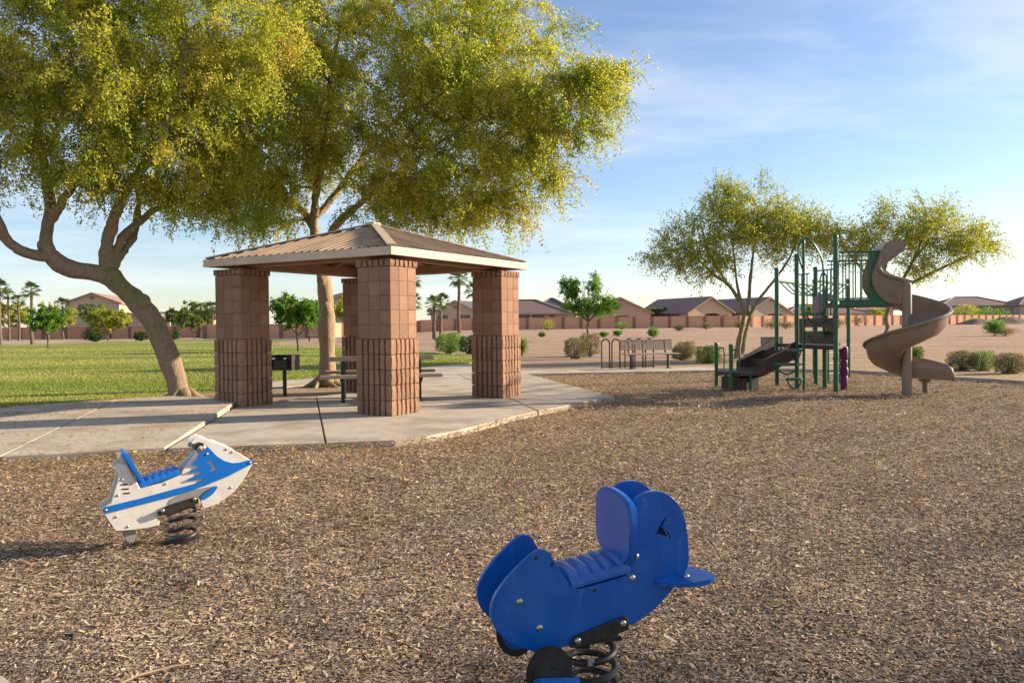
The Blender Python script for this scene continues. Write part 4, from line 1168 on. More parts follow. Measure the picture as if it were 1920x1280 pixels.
for s in (-1, 1):
    cy = -0.185 if s < 0 else 0.165
    dsk = MB()
    ringp = [(0.072 * math.cos(a * math.pi / 16), 0.074 * math.sin(a * math.pi / 16)) for a in range(32)]
    dsk.prism(ringp, 0, 0.012, lambda u, v, t: (-0.216 + u, cy + t, 0.178 + v * 1.15))
    d = dsk.build('foot_shield', M_black, wh, smooth=True, bevel=0.003)
    MB().prism([(0.055 * math.cos(a * math.pi / 12), 0.055 * math.sin(a * math.pi / 12)) for a in range(24)], 0, 0.02 * s, lambda u, v, t: (-0.216 + u, cy + 0.014 - (0.0 if s < 0 else 0.016) - t * 0.4 * -1, 0.178 + v * 1.1)).build('shield_disc', M_blue, d, smooth=True)
    ped = rounded([(-0.275, 0.0), (-0.262, 0.028 * 1), (-0.21, 0.075), (-0.155, 0.062), (-0.125, 0.02), (-0.13, 0.0)], 1)
    MB().prism([(u, v) for u, v in ped], 0, 0.014, lambda u, v, t: (u, cy + (0.0 if s < 0 else 0.012) + s * v, 0.155 + t - (u + 0.2) * 0.10)).build('foot_pedal', M_jetblue if False else M_blue, d, smooth=True, bevel=0.004)
    MB().tube([(-0.2, 0.09 * s, 0.222), (-0.2, cy, 0.19)], 0.012, 8).build('shield_arm', M_black, d, smooth=True)
MB().box((-0.045, -0.083, 0.155), (0.022, 0.003, 0.026)).build('inspection_sticker', M_grey, wh)

# ---- personal watercraft rider
JA = math.radians(31)
jt = empty('spring_rider', (-1.99, 4.80, 0), JA, 'white and blue jet ski spring rider with number 1 on its side', 'spring rider')
J_PANEL = [(-0.437, 0.198), (-0.431, 0.215), (-0.39, 0.235), (-0.373, 0.292), (-0.352, 0.357), (-0.349, 0.401), (-0.368, 0.429), (-0.363, 0.445), (-0.347, 0.452), (-0.302, 0.446), (-0.287, 0.406), (-0.258, 0.35), (-0.238, 0.3), (-0.131, 0.319), (-0.015, 0.359), (-0.006, 0.384), (0.029, 0.423), (0.063, 0.45), (0.081, 0.47), (0.134, 0.508), (0.12, 0.531), (0.082, 0.541), (0.053, 0.531), (0.042, 0.544), (0.06, 0.566), (0.089, 0.573), (0.129, 0.558), (0.164, 0.535), (0.193, 0.531), (0.229, 0.508), (0.264, 0.494), (0.3, 0.466), (0.336, 0.44), (0.373, 0.415), (0.4, 0.39), (0.371, 0.339), (0.334, 0.28), (0.284, 0.222), (0.223, 0.179), (0.163, 0.152), (0.105, 0.138), (0.094, 0.176), (0.082, 0.209), (-0.066, 0.178), (-0.147, 0.152), (-0.152, 0.12), (-0.137, 0.1), (-0.141, 0.074), (-0.207, 0.067), (-0.288, 0.067), (-0.367, 0.072), (-0.392, 0.116), (-0.423, 0.173)]
J_BLUE = [(-0.433, 0.199), (-0.422, 0.218), (-0.231, 0.246), (-0.065, 0.276), (0.067, 0.298), (0.108, 0.314), (0.116, 0.327), (0.027, 0.319), (0.018, 0.326), (0.097, 0.355), (0.103, 0.368), (0.033, 0.366), (0.029, 0.374), (0.08, 0.39), (0.086, 0.404), (0.043, 0.409), (0.049, 0.421), (0.078, 0.443), (0.081, 0.467), (0.137, 0.508), (0.157, 0.485), (0.186, 0.449), (0.227, 0.418), (0.275, 0.399), (0.323, 0.398), (0.373, 0.409), (0.397, 0.4), (0.398, 0.386), (0.25, 0.323), (0.107, 0.277), (-0.037, 0.244), (-0.231, 0.213), (-0.422, 0.183)]
J_ONE = [(0.124, 0.42), (0.146, 0.429), (0.156, 0.423), (0.176, 0.379), (0.191, 0.375), (0.194, 0.367), (0.149, 0.359), (0.145, 0.368), (0.158, 0.374), (0.143, 0.409), (0.13, 0.407)]
J_FOOT = [(0.089, 0.202), (0.1, 0.225), (0.136, 0.255), (0.171, 0.269), (0.189, 0.269), (0.183, 0.253), (0.159, 0.224), (0.123, 0.201), (0.1, 0.193)]
J_CLAMP = [(-0.15, 0.166), (0.05, 0.223), (0.073, 0.219), (0.078, 0.186), (0.06, 0.179), (-0.132, 0.131), (-0.147, 0.134)]
J_SHADOW = [(-0.094, 0.193), (-0.077, 0.219), (-0.031, 0.24), (0.049, 0.262), (0.177, 0.271), (0.136, 0.255), (0.1, 0.225), (0.089, 0.202), (0.065, 0.217), (-0.066, 0.189)]
jp = MB().upright(J_PANEL, -0.085, -0.067).build('side_panel', M_white, jt, bevel=0.003, bseg=1)
jq = MB().upright(J_PANEL, 0.067, 0.085).build('side_panel', M_white, jt, bevel=0.003, bseg=1)
def jet_blue(y0, y1):
    bm = bmesh.new()
    ring = [bm.verts.new((x, y0, z)) for x, z in J_BLUE]
    hole = [bm.verts.new((x, y0, z)) for x, z in J_ONE]
    for r in (ring, hole):
        for i in range(len(r)): bm.edges.new((r[i], r[(i + 1) % len(r)]))
    bmesh.ops.triangle_fill(bm, use_beauty=True, use_dissolve=False, edges=bm.edges[:])
    ext = bmesh.ops.extrude_face_region(bm, geom=bm.faces[:])
    for v in [g for g in ext['geom'] if isinstance(g, bmesh.types.BMVert)]: v.co.y = y1
    bmesh.ops.recalc_face_normals(bm, faces=bm.faces[:])
    me = bpy.data.meshes.new('flame_stripe'); bm.to_mesh(me); bm.free()
    me.materials.append(M_jetblue)
    return me
st1 = inst('flame_stripe', jet_blue(-0.0965, -0.0855), jp)
st1['label'] = 'blue flame-edged stripe with the number 1 cut out'
inst('flame_stripe', jet_blue(0.0855, 0.0965), jq)
MB().upright(J_SHADOW, -0.0875, -0.0853).build('knee_shadow', M_grey, jp)  # grey plate paints in the shadow around the foot well
MB().upright(rounded(J_FOOT, 1), -0.094, -0.0878).build('foot_well', M_jetblue, jp, bevel=0.001, bseg=1)
for x, z in ((-0.319, 0.333), (-0.314, 0.307), (-0.308, 0.282)):
    MB().box((x, -0.0857, z), (0.036, 0.0015, 0.008), M=Matrix.Rotation(0.06, 3, 'Y')).build('vent_slot', M_black, jp)
ME_BOLT2 = bolt_mesh(0.008, 0.005)
for x, z in [(-0.417, 0.201), (0.378, 0.392), (0.129, 0.468)]: inst('bolt', ME_BOLT2, jp, (x, -0.0965, z), ROT_FRONT)
for x, z in [(-0.364, 0.154), (-0.305, 0.09), (0.265, 0.25), (-0.102, 0.313), (-0.33, 0.361), (-0.28, 0.334), (-0.354, 0.275), (0.243, 0.485), (0.277, 0.465)]: inst('bolt', ME_BOLT2, jp, (x, -0.085, z), ROT_FRONT)
inst('seat', seat_mesh(-0.236, 0.304, -0.020, 0.362, 0.083, 6, 0.042, M_jetblue), jt)
bk = MB().upright([(-0.332, 0.505), (-0.316, 0.52), (-0.297, 0.508), (-0.222, 0.352), (-0.243, 0.342)], -0.105, 0.105).build('backrest', M_jetblue, jt, bevel=0.006)
MB().upright([(-0.345, 0.48), (-0.33, 0.505), (-0.25, 0.345), (-0.275, 0.345)], -0.06, 0.06).build('backrest_bracket', M_white, jt)
MB().upright([(0.02, 0.37), (0.09, 0.47), (0.13, 0.49), (0.36, 0.40), (0.35, 0.37), (0.12, 0.44), (0.05, 0.37)], -0.067, 0.067).build('hood_filler', M_white, jt)
for s in (-1, 1):
    MB().tube([(0.10, 0.06 * s, 0.508), (0.075, 0.15 * s, 0.500)], [0.013, 0.016], 10).build('handle_grip', M_grey, jt, smooth=True)
MB().box((0.095, 0, 0.508), (0.055, 0.13, 0.035), M=Matrix.Rotation(-0.5, 3, 'Y')).build('handlebar_block', M_black, jt, bevel=0.01)
for s in (-1, 1):
    y0, y1 = (-0.112, -0.0985) if s < 0 else (0.0985, 0.112)
    cpl = MB().upright(rounded(J_CLAMP, 1), y0, y1).build('clamp_plate', M_black, jt, bevel=0.002, bseg=1)
    MB().upright([(-0.135, 0.143), (-0.10, 0.185), (0.04, 0.215), (0.06, 0.19)], *((-0.0985, -0.085) if s < 0 else (0.085, 0.0985))).build('clamp_spacer', M_black, cpl)
    if s < 0:
        for x, z in ((-0.124, 0.163), (0.051, 0.211)): inst('bolt', ME_BOLT, cpl, (x, -0.112, z), ROT_FRONT)
MB().upright([(-0.1, 0.135), (0.06, 0.18), (0.055, 0.165), (-0.095, 0.118)], -0.098, 0.098).build('spring_top_plate', M_black, jt)
coil(jt, 0.075, GZ - 0.02, 0.135, 3.2, 0.011, tilt=0.22)
MB().lathe([(0.1, GZ - 0.03), (0.1, GZ + 0.006), (0.085, GZ + 0.012)], 20).build('spring_base', M_black, jt, smooth=True)
MB().upright(rounded([(-0.327, 0.07), (-0.257, 0.066), (-0.262, 0.005), (-0.279, -0.014), (-0.306, -0.010), (-0.322, 0.015)], 1), -0.05, 0.05).build('tail_bumper', M_grey, jt, bevel=0.004)

# a dry twig lying on the chips
tag(MB().tube([(-1.40, 2.74, -0.02), (-1.34, 2.83, -0.012), (-1.24, 2.90, -0.010), (-1.13, 2.94, -0.014)], [0.004, 0.0045, 0.004, 0.002], 6).build('dry_twig', M_stick, smooth=True),
    'thin curved dry twig lying on the wood chips at lower left', 'twig')

# ------------------------------------------------------------------ play structure
PM = (5.83, 14.45)
ps = empty('play_structure', (PM[0], PM[1], -0.06), 0, 'green post play structure with brown spiral slide, stairs and overhead loop ladder', 'play structure')
uv_u = Vector((0.2, 0.98, 0)).normalized(); uv_v = Vector((0.98, -0.2, 0)).normalized()
def W(u, v, z):
    return (PM[0] + uv_u.x * u + uv_v.x * v, PM[1] + uv_u.y * u + uv_v.y * v, z)
def post(x, y, z1, r=0.043, name='post'):
    p = MB().lathe([(r, -0.12), (r, z1 - 0.02), (r * 1.12, z1 - 0.02), (r * 1.12, z1 + 0.015), (r * 0.8, z1 + 0.03)], 12, (x, y, 0)).build(name, M_green, ps, smooth=True, world=True)
    return p
pm = post(PM[0], PM[1], 2.76)
for z in (0.55, 1.30, 2.0, 2.6):
    MB().lathe([(0.056, 0), (0.056, 0.035)], 12, (PM[0], PM[1], z)).build('collar', M_green, pm, smooth=True).location = (-PM[0] + 0, -PM[1] + 0, 0)
for o in list(pm.children): o.location = (-PM[0], -PM[1], 0.06)
P3 = (5.56, 15.66); P4 = (5.42, 16.42); P5 = (6.17, 16.30); P6 = (7.85, 18.72); P2 = (5.41, 14.88)
PB = W(1.1, 0, 0)[:2]; PR = W(0.02, 1.16, 0)[:2]; PBR = W(1.1, 1.16, 0)[:2]
for xy, z in ((P3, 2.53), (P4, 2.32), (P5, 2.32), (P6, 2.20), (PB, 1.85), ((P6[0] - 0.75, P6[1] + 0.12), 2.2)):
    p = post(xy[0], xy[1], z)
    for zc in (0.78, 1.55):
        c = MB().lathe([(0.054, zc), (0.054, zc + 0.035)], 12).build('collar', M_green, p, smooth=True)
        c.location = (xy[0] - PM[0], xy[1] - PM[1], 0.06)
post(P2[0], P2[1], 2.70, 0.026, 'climber_pole')
# decks
def deck(poly, z, t=0.07):
    return MB().slab(poly, z - t, z).build('deck', M_deck, ps, bevel=0.006, world=True)
deck([(PM[0] - 0.02, PM[1] + 0.05), (P3[0] + 0.03, P3[1]), (P4[0] + 0.02, P4[1] - 0.03), (P5[0], P5[1] - 0.02), (PB[0] + 0.25, PB[1] + 0.2), (PB[0] + 0.1, PB[1] - 0.6)], 0.80)
du = deck([W(0.02, 0.03, 0)[:2], W(0.02, 1.14, 0)[:2], W(1.08, 1.14, 0)[:2], W(1.08, 0.03, 0)[:2]], 1.545, 0.05)
# green deck skirt with bolts on the camera side
sk = MB().prism([(0.05, 1.50), (1.16, 1.50), (1.16, 1.54), (1.0, 1.60), (0.85, 1.72), (0.76, 1.92), (0.76, 2.30), (0.56, 2.49), (0.56, 1.60), (0.05, 1.60)], 0, 0.02, lambda a, z, t: W(-0.06 + t, a, z)).build('guard_panel', M_green, ps, bevel=0.003, bseg=1, world=True)
sk.data.materials[0] = M_green
MB().prism([(0.56, 1.6), (1.02, 1.6), (0.86, 1.74), (0.80, 1.95), (0.86, 2.25), (1.02, 2.49), (0.56, 2.49)], 0, 0.02, lambda a, z, t: W(-0.035 + t, a, z)).build('guard_panel', M_green, ps, bevel=0.003, bseg=1, world=True)
# railing on the camera side and at the back
def railing(u, a0, a1, z0, z1, n, name='railing'):
    r = MB().tube([W(u, a0, z1), W(u, a1, z1)], 0.016, 8)
    r.tube([W(u, a0, z0), W(u, a1, z0)], 0.014, 8); r.tube([W(u, a0, z1 - 0.07), W(u, a1, z1 - 0.07)], 0.01, 6)
    ro = r.build(name, M_green, ps, smooth=True, world=True)
    for k in range(n):
        a = a0 + (a1 - a0) * (k + 0.6) / n
        b = MB().tube([W(u, a, z0), W(u, a, z1)], 0.0115, 6).build('baluster', M_green, ro, smooth=True)
        b.location = (-PM[0], -PM[1], 0.06)
    return ro
railing(-0.045, 0.05, 0.58, 1.64, 2.47, 5)
railing(1.12, 0.05, 1.1, 1.64, 2.40, 8)
# left side: barrier panel with a view slot, loop rails above
def S(t, z, off=0.0):                                  # along main post -> P3
    dx, dy = P3[0] - PM[0], P3[1] - PM[1]; l = math.hypot(dx, dy)
    return (PM[0] + dx * t - dy / l * off * -1, PM[1] + dy * t + dx / l * off * -1, z)
pn = MB()
for poly in ([(0.06, 0.82), (0.94, 0.82), (0.94, 1.06), (0.06, 1.06)], [(0.06, 1.13), (0.94, 1.13), (0.94, 1.30), (0.06, 1.30)], [(0.06, 1.06), (0.22, 1.06), (0.22, 1.13), (0.06, 1.13)], [(0.82, 1.06), (0.94, 1.06), (0.94, 1.13), (0.82, 1.13)]):
    pn.prism(poly, 0, 0.025, lambda t, z, o: S(t, z, o))
pn.build('barrier_panel', M_panelbrown, ps, world=True)
MB().prism([(0.02, 0.72), (0.98, 0.72), (0.98, 0.80), (0.02, 0.80)], 0.027, 0.045, lambda t, z, o: S(t, z, o)).build('deck_skirt', M_deck, ps, world=True)
lr = MB()
lr.tube([S(0.05, 2.18), S(0.50, 2.18)], 0.014, 8)
for t in (0.12, 0.2, 0.28):
    lr.tube([S(t, 1.34), S(t, 2.18)], 0.0115, 6)
lr.tube([S(0.38, 1.36), S(0.38, 2.02), S(0.34, 2.12), S(0.26, 2.12), S(0.22, 2.05), S(0.22, 1.6), S(0.26, 1.45), S(0.34, 1.42)], 0.014, 8)
lr.tube([S(0.72, 1.34), S(0.72, 2.15)], 0.0115, 6); lr.tube([S(0.86, 1.34), S(0.86, 2.15)], 0.0115, 6); lr.tube([S(0.66, 2.15), S(0.98, 2.15)], 0.014, 6)
lr.build('loop_rail', M_green, ps, smooth=True, world=True)
# arch handrail over the pod climber
ar, _ = smooth_path([(5.32, 14.82, 2.35), (5.29, 14.83, 2.55), (5.37, 14.84, 2.74), (5.49, 14.86, 2.76), (5.63, 14.88, 2.63), (5.77, 14.92, 2.36), (5.80, 14.95, 2.0), (5.80, 14.95, 1.30)], [0.017] * 8)
MB().tube(ar, 0.017, 8).build('arch_rail', M_green, ps, smooth=True, world=True)
MB().tube([(5.32, 14.82, 2.35), (5.44, 14.95, 2.13), (5.47, 15.0, 1.3)], 0.015, 8).build('arch_rail', M_green, ps, smooth=True, world=True)
for (x, y, z, l, yaw) in ((5.60, 14.75, 1.36, 0.44, 0.1), (5.58, 14.7, 1.02, 0.36, 0.05), (5.22, 14.8, 0.70, 0.26, math.pi + 0.1), (5.08, 14.8, 0.44, 0.46, math.pi), (5.22, 14.82, 0.17, 0.30, math.pi + 0.1)):
    ca, sa = math.cos(yaw), math.sin(yaw)
    out = rounded([(-0.5 * l, 0), (-0.3 * l, 0.09), (0.1 * l, 0.12), (0.5 * l, 0.03), (0.5 * l, -0.03), (0.1 * l, -0.12), (-0.3 * l, -0.09)], 1)
    pd = MB().prism([(u * 1.08, v * 1.35) for u, v in out], -0.012, 0.036, lambda u, v, t: (x + u * ca - v * sa, y + u * sa + v * ca, z + t)).build('climber_pod', M_green, ps, smooth=True, bevel=0.006, world=True)
    lp, _ = smooth_path([(-0.42 * l, 0, 0), (-0.3 * l, 0, -0.10), (0, 0, -0.17), (0.3 * l, 0, -0.12), (0.48 * l, 0, -0.02)], [0.012] * 5)
    w = MB().tube([(x + p[0] * ca, y + p[0] * sa, z + p[2]) for p in lp], 0.015, 6).build('pod_wire', M_green, pd, smooth=True)
    w.location = (-PM[0], -PM[1], 0.06)
    k = MB().tube([(x + 0.4 * l * ca * (-1 if l < 0 else 1), y, z + 0.01), (P2[0], P2[1], z + 0.01)], 0.014, 6).build('pod_arm', M_green, pd, smooth=True)
    k.location = (-PM[0], -PM[1], 0.06)
# stairs with closed sides up from a low transfer platform
stA = Vector((4.58, 15.55, 0)); stB = Vector((5.46, 15.98, 0))
sd = (stB - stA).normalized(); sn = Vector((-sd.y, sd.x, 0)); sl = (stB - stA).length
def ST(a, b, z):
    p = stA + sd * a + sn * b
    return (p.x, p.y, z)
nst = 3
for s in (-0.33, 0.33):
    MB().prism([(0, 0.20), (0.06, 0.20), (sl, 0.56), (sl, 0.86), (sl * 0.86, 0.84), (0.02, 0.50), (0.0, 0.48)], s - 0.012, s + 0.012, lambda u, v, t: ST(u, t, v)).build('stringer', M_deck, ps, world=True)
for k in range(nst):
    a0 = sl * k / nst; z = 0.36 + 0.16 * k
    MB().prism([(a0, -0.315), (a0 + sl / nst + 0.03, -0.315), (a0 + sl / nst + 0.03, 0.315), (a0, 0.315)], z - 0.03, z, lambda u, v, t: ST(u, v, t)).build('tread', M_deck, ps, world=True)
    MB().prism([(a0, -0.315), (a0 + 0.02, -0.315), (a0 + 0.02, 0.315), (a0, 0.315)], z - 0.17, z - 0.032, lambda u, v, t: ST(u, v, t)).build('riser', M_panelbrown, ps, world=True)
tp = MB().prism([(-0.52, -0.34), (-0.42, -0.40), (0.0, -0.36), (0.0, 0.36), (-0.42, 0.40), (-0.52, 0.30)], 0.23, 0.29, lambda u, v, t: ST(u, v, t)).build('transfer_platform', M_deck, ps, bevel=0.006, world=True)
MB().prism([(-0.42, -0.26), (0.02, -0.26), (0.02, 0.30), (-0.42, 0.30)], -0.1, 0.19, lambda u, v, t: ST(u, v, t)).build('entry_step', M_deck, ps, bevel=0.006, world=True)
for a, b in ((-0.22, -0.30), (-0.30, 0.30)):
    MB().tube([ST(a, b, -0.1), ST(a, b, 0.23)], 0.03, 8).build('platform_leg', M_green, ps, smooth=True, world=True)
for (x, y) in ((4.14, 15.18), (4.18, 16.42)):
    p = post(x, y, 0.80, 0.04)
    lp, _ = smooth_path([(0.03, 0, 0.72), (0.12, 0, 0.72), (0.155, 0, 0.66), (0.155, 0, 0.30), (0.12, 0, 0.18), (0.03, 0, 0.17)], [0.014] * 6)
    w = MB().tube([(x + a[0], y + a[1], a[2]) for a in lp], 0.014, 8).build('grab_loop', M_green, p, smooth=True)
    w.location = (-PM[0], -PM[1], 0.06)
# overhead loop ladder towards the back
for a, b in ((P4, (P6[0] - 0.75, P6[1] + 0.12)), (P5, P6)):
    MB().tube([(a[0], a[1], 2.08), (b[0], b[1], 2.08)], 0.03, 8).build('ladder_rail', M_green, ps, smooth=True, world=True)
for k in range(7):
    t = (k + 0.6) / 7
    ax, ay = P4[0] + (P6[0] - 0.75 - P4[0]) * t, P4[1] + (P6[1] + 0.12 - P4[1]) * t
    bx, by = P5[0] + (P6[0] - P5[0]) * t, P5[1] + (P6[1] - P5[1]) * t
    lp, _ = smooth_path([(ax, ay, 2.06), (ax * 0.72 + bx * 0.28, ay * 0.72 + by * 0.28, 1.84), (ax * 0.5 + bx * 0.5, ay * 0.5 + by * 0.5, 1.80), (ax * 0.28 + bx * 0.72, ay * 0.28 + by * 0.72, 1.84), (bx, by, 2.06)], [0.013] * 5)
    MB().tube(lp, 0.013, 6).build('hanging_loop', M_green, ps, smooth=True, world=True)
# purple climber column and mauve arch panel
ccp = (6.33, 15.30)
for k, (z0, z1, r) in enumerate(((-0.08, 0.20, 0.068), (0.205, 0.36, 0.078), (0.365, 0.50, 0.066), (0.505, 0.75, 0.074))):
    MB().lathe([(r * 0.86, z0), (r, z0 + 0.03), (r, z1 - 0.03), (r * 0.85, z1)], 14, (ccp[0], ccp[1], 0)).build('climber_block', M_purple, ps, smooth=True, world=True)
ap = rounded([(-0.24, 1.2), (-0.24, 1.60), (-0.20, 1.78), (0.0, 1.80), (0.20, 1.74), (0.22, 1.66), (0.04, 1.66), (-0.05, 1.56), (-0.08, 1.40), (-0.08, 1.2)], 1)
MB().prism(ap, 0, 0.06, lambda u, v, t: (6.28 + u, 16.0 + t, v)).build('arch_panel', M_mauve, ps, bevel=0.01, world=True)
MB().tube([(6.22, 15.99, 1.2), (6.23, 15.99, 1.42), (6.28, 15.99, 1.55), (6.40, 15.99, 1.62)], 0.03, 8).build('arch_trim', M_purple, ps, smooth=True, world=True)
ld = MB()
for x, y in ((6.60, 16.75), (6.92, 16.95)): ld.tube([(x, y, -0.1), (x, y, 0.78)], 0.02, 8)
for z in (0.15, 0.36, 0.57): ld.tube([(6.60, 16.75, z), (6.92, 16.95, z)], 0.014, 6)
ld.build('rung_ladder', M_green, ps, smooth=True, world=True)

# spiral slide
SC = (6.83, 13.88)
slp = MB().lathe([(0.125, -0.08), (0.12, -0.05), (0.083, -0.04), (0.078, 1.84), (0.07, 1.88), (0.04, 1.90)], 18, (SC[0], SC[1], 0)).build('slide_mast', M_slide, ps, smooth=True, world=True)
def chute():
    prof = [(0.075, 0.24), (0.085, 0.10), (0.13, 0.03), (0.26, 0.0), (0.42, 0.0), (0.54, 0.035), (0.605, 0.11), (0.635, 0.22), (0.645, 0.32), (0.665, 0.345), (0.69, 0.335), (0.695, 0.305)]
    n = 96; m = len(prof)
    V = []; Fc = []
    A0 = math.radians(112)
    total = math.radians(406)
    TT = [v / 406 for v in (0, 22, 112, 202, 292, 382, 406)]
    ZF = [1.50, 1.46, 1.15, 0.86, 0.55, 0.28, 0.245]
    for i in range(n + 1):
        t = i / n
        a = A0 - total * t                            # clockwise seen from above
        f = float(np.interp(t, TT, ZF))
        bank = 0.05 * math.sin(min(1, t * 4) * math.pi / 2)
        for r, dz in prof:
            V.append((SC[0] + r * math.cos(a), SC[1] + r * math.sin(a), f + dz + bank * (r - 0.35)))
    # straight run-out tangential at the end (heading +x)
    ae = A0 - total
    tx, ty = math.sin(ae), -math.cos(ae)
    ox, oy = math.cos(ae), math.sin(ae)
    f0 = V[-m + 3][2]
    run = ((0.14, -0.01, 1.0), (0.30, -0.02, 0.95), (0.46, -0.03, 0.86), (0.60, -0.035, 0.76), (0.69, -0.04, 0.62), (0.735, -0.06, 0.40))
    for j, (d, dz0, kk) in enumerate(run):
        wn_ = 1.0 if j < 4 else (0.93 if j == 4 else 0.82)
        for r, dz in prof:
            q = 0.37 + (r - 0.37) * wn_
            dd = dz * kk * (1.55 if r < 0.1 else 1.0)
            V.append((SC[0] + q * ox + tx * d, SC[1] + q * oy + ty * d, f0 + dz0 + dd))
    tot = n + 1 + 6
    for i in range(tot - 1):
        for k in range(m - 1):
            q = i * m + k
            Fc.append((q, q + 1, q + m + 1, q + m))
    mb = MB().add(V, Fc)
    o = mb.build('spiral_chute', M_slide, ps, smooth=True, world=True)
    md = o.modifiers.new('thick', 'SOLIDIFY'); md.thickness = 0.022; md.offset = 0
    return o
ch = chute()
# entrance: side wings and hood arch
wing = rounded([(0.579, 2.018), (0.626, 2.188), (0.683, 2.359), (0.764, 2.528), (0.844, 2.628), (0.969, 2.668), (1.094, 2.64), (1.151, 2.553), (1.117, 2.469), (1.003, 2.386), (0.889, 2.299), (0.809, 2.221), (0.798, 2.16), (0.843, 2.097), (0.98, 2.021), (1.139, 1.968), (1.24, 1.918), (1.24, 1.528), (1.116, 1.493), (0.979, 1.5), (0.797, 1.571), (0.659, 1.721), (0.591, 1.87)], 1)
for u0 in (-0.13, 0.66):
    MB().prism(wing, u0, u0 + 0.06, lambda a, z, t: W(t, a, z)).build('slide_wing', M_slide, ps, smooth=True, bevel=0.02, bseg=3, world=True)
bulb = rounded([(0.72, 2.40), (0.764, 2.528), (0.844, 2.628), (0.969, 2.668), (1.094, 2.64), (1.151, 2.553), (1.117, 2.469), (1.003, 2.40), (0.86, 2.36)], 2)
MB().prism(bulb, -0.128, 0.718, lambda a, z, t: W(t, a, z)).build('slide_hood', M_slide, ps, smooth=True, bevel=0.045, bseg=4, world=True)
rim, _ = smooth_path([(0.735, 2.42), (0.70, 2.20), (0.72, 2.12), (0.80, 2.05), (0.98, 1.985), (1.12, 1.94), (1.24, 1.905)], [0.04] * 7)
MB().tube([W(-0.145, a, z) for a, z in rim], 0.036, 10).build('wing_rim', M_slide, ps, smooth=True, world=True)
fe = Vector((7.40, 14.37, 0))
MB().lathe([(0.05, -0.1), (0.045, 0.12), (0.11, 0.16), (0.12, 0.22)], 12, (fe.x, fe.y, 0)).build('exit_foot', M_slide, ps, smooth=True, world=True)

# ------------------------------------------------------------------ bench, bike rack, utility box
bn = empty('park_bench', (3.86, 22.5, -0.012), math.radians(14), 'tan slatted park bench with dark legs beside the bike rack', 'bench')
bk_ = MB()
for k in range(26):
    bk_.box((-0.76 + k * 0.0608, 0.24 + 0.0, 0.66), (0.038, 0.02, 0.26), M=Matrix.Rotation(-0.22, 3, 'X'))
back = bk_.build('back_slats', M_tan, bn)
back['kind'] = 'stuff'
for dz in (-0.13, 0.13):
    MB().tube([(-0.80, 0.24 + dz * 0.22, 0.66 + dz), (0.80, 0.24 + dz * 0.22, 0.66 + dz)], 0.02, 8).build('back_rail', M_tan, bn, smooth=True)
for k in range(6):
    MB().box((0, -0.26 + k * 0.075, 0.42 - 0.006 * abs(k - 2.5)), (1.60, 0.062, 0.03)).build('seat_slat', M_tan, bn, bevel=0.006, bseg=1)
for x in (-0.56, 0.56):
    lg = MB().tube([(x, 0.02, 0.0), (x, 0.02, 0.37)], 0.032, 10)
    lg.tube([(x, -0.27, 0.385), (x, 0.16, 0.375), (x, 0.22, 0.50), (x, 0.28, 0.78)], 0.022, 8)
    lg.box((x, 0.02, 0.006), (0.14, 0.14, 0.012))
    lg.build('leg', M_darkgreen, bn, smooth=True)

rk = empty('bike_rack', (2.56, 22.95, -0.012), math.radians(5), 'maroon bike rack of five tall hoops behind the bench', 'bike rack')
for x in (0.0, 0.30, 0.68, 0.97, 1.28):
    path = [(x, 0, -0.02), (x, 0, 0.70)] + [(x + 0.115 - 0.115 * math.cos(a), 0, 0.70 + 0.12 * math.sin(a)) for a in np.linspace(0.2, math.pi - 0.2, 9)] + [(x + 0.23, 0, 0.70), (x + 0.23, 0, -0.02)]
    MB().tube(path, 0.020, 8).build('hoop', M_maroon, rk, smooth=True)
MB().tube([(-0.02, 0.0, 0.03), (1.54, 0.0, 0.03)], 0.016, 6).build('base_rail', M_maroon, rk, smooth=True)

ub = empty('utility_box', (10.95, 33.85, -0.08), math.radians(6), 'grey-tan metal utility box on the desert soil behind the stairs', 'utility box')
MB().box((0, 0, 0.34), (0.74, 0.55, 0.70)).build('cabinet', M_boxgrey, ub, bevel=0.015)
MB().box((0, 0, 0.705), (0.80, 0.60, 0.03)).build('lid', M_boxgrey, ub, bevel=0.008)
MB().box((0, -0.28, 0.36), (0.62, 0.01, 0.54)).build('door', M_boxgrey, ub, bevel=0.004)

ft = empty('park_bench', (-18.1, 73.5, -0.04), 0.1, 'small pale backless bench far across the lawn', 'bench')
MB().box((0, 0, 0.62), (1.15, 0.45, 0.07)).build('bench_top', M_conc, ft)
for s in (-1, 1): MB().box((s * 0.45, 0, 0.29), (0.08, 0.35, 0.58)).build('leg', M_darkgreen, ft)

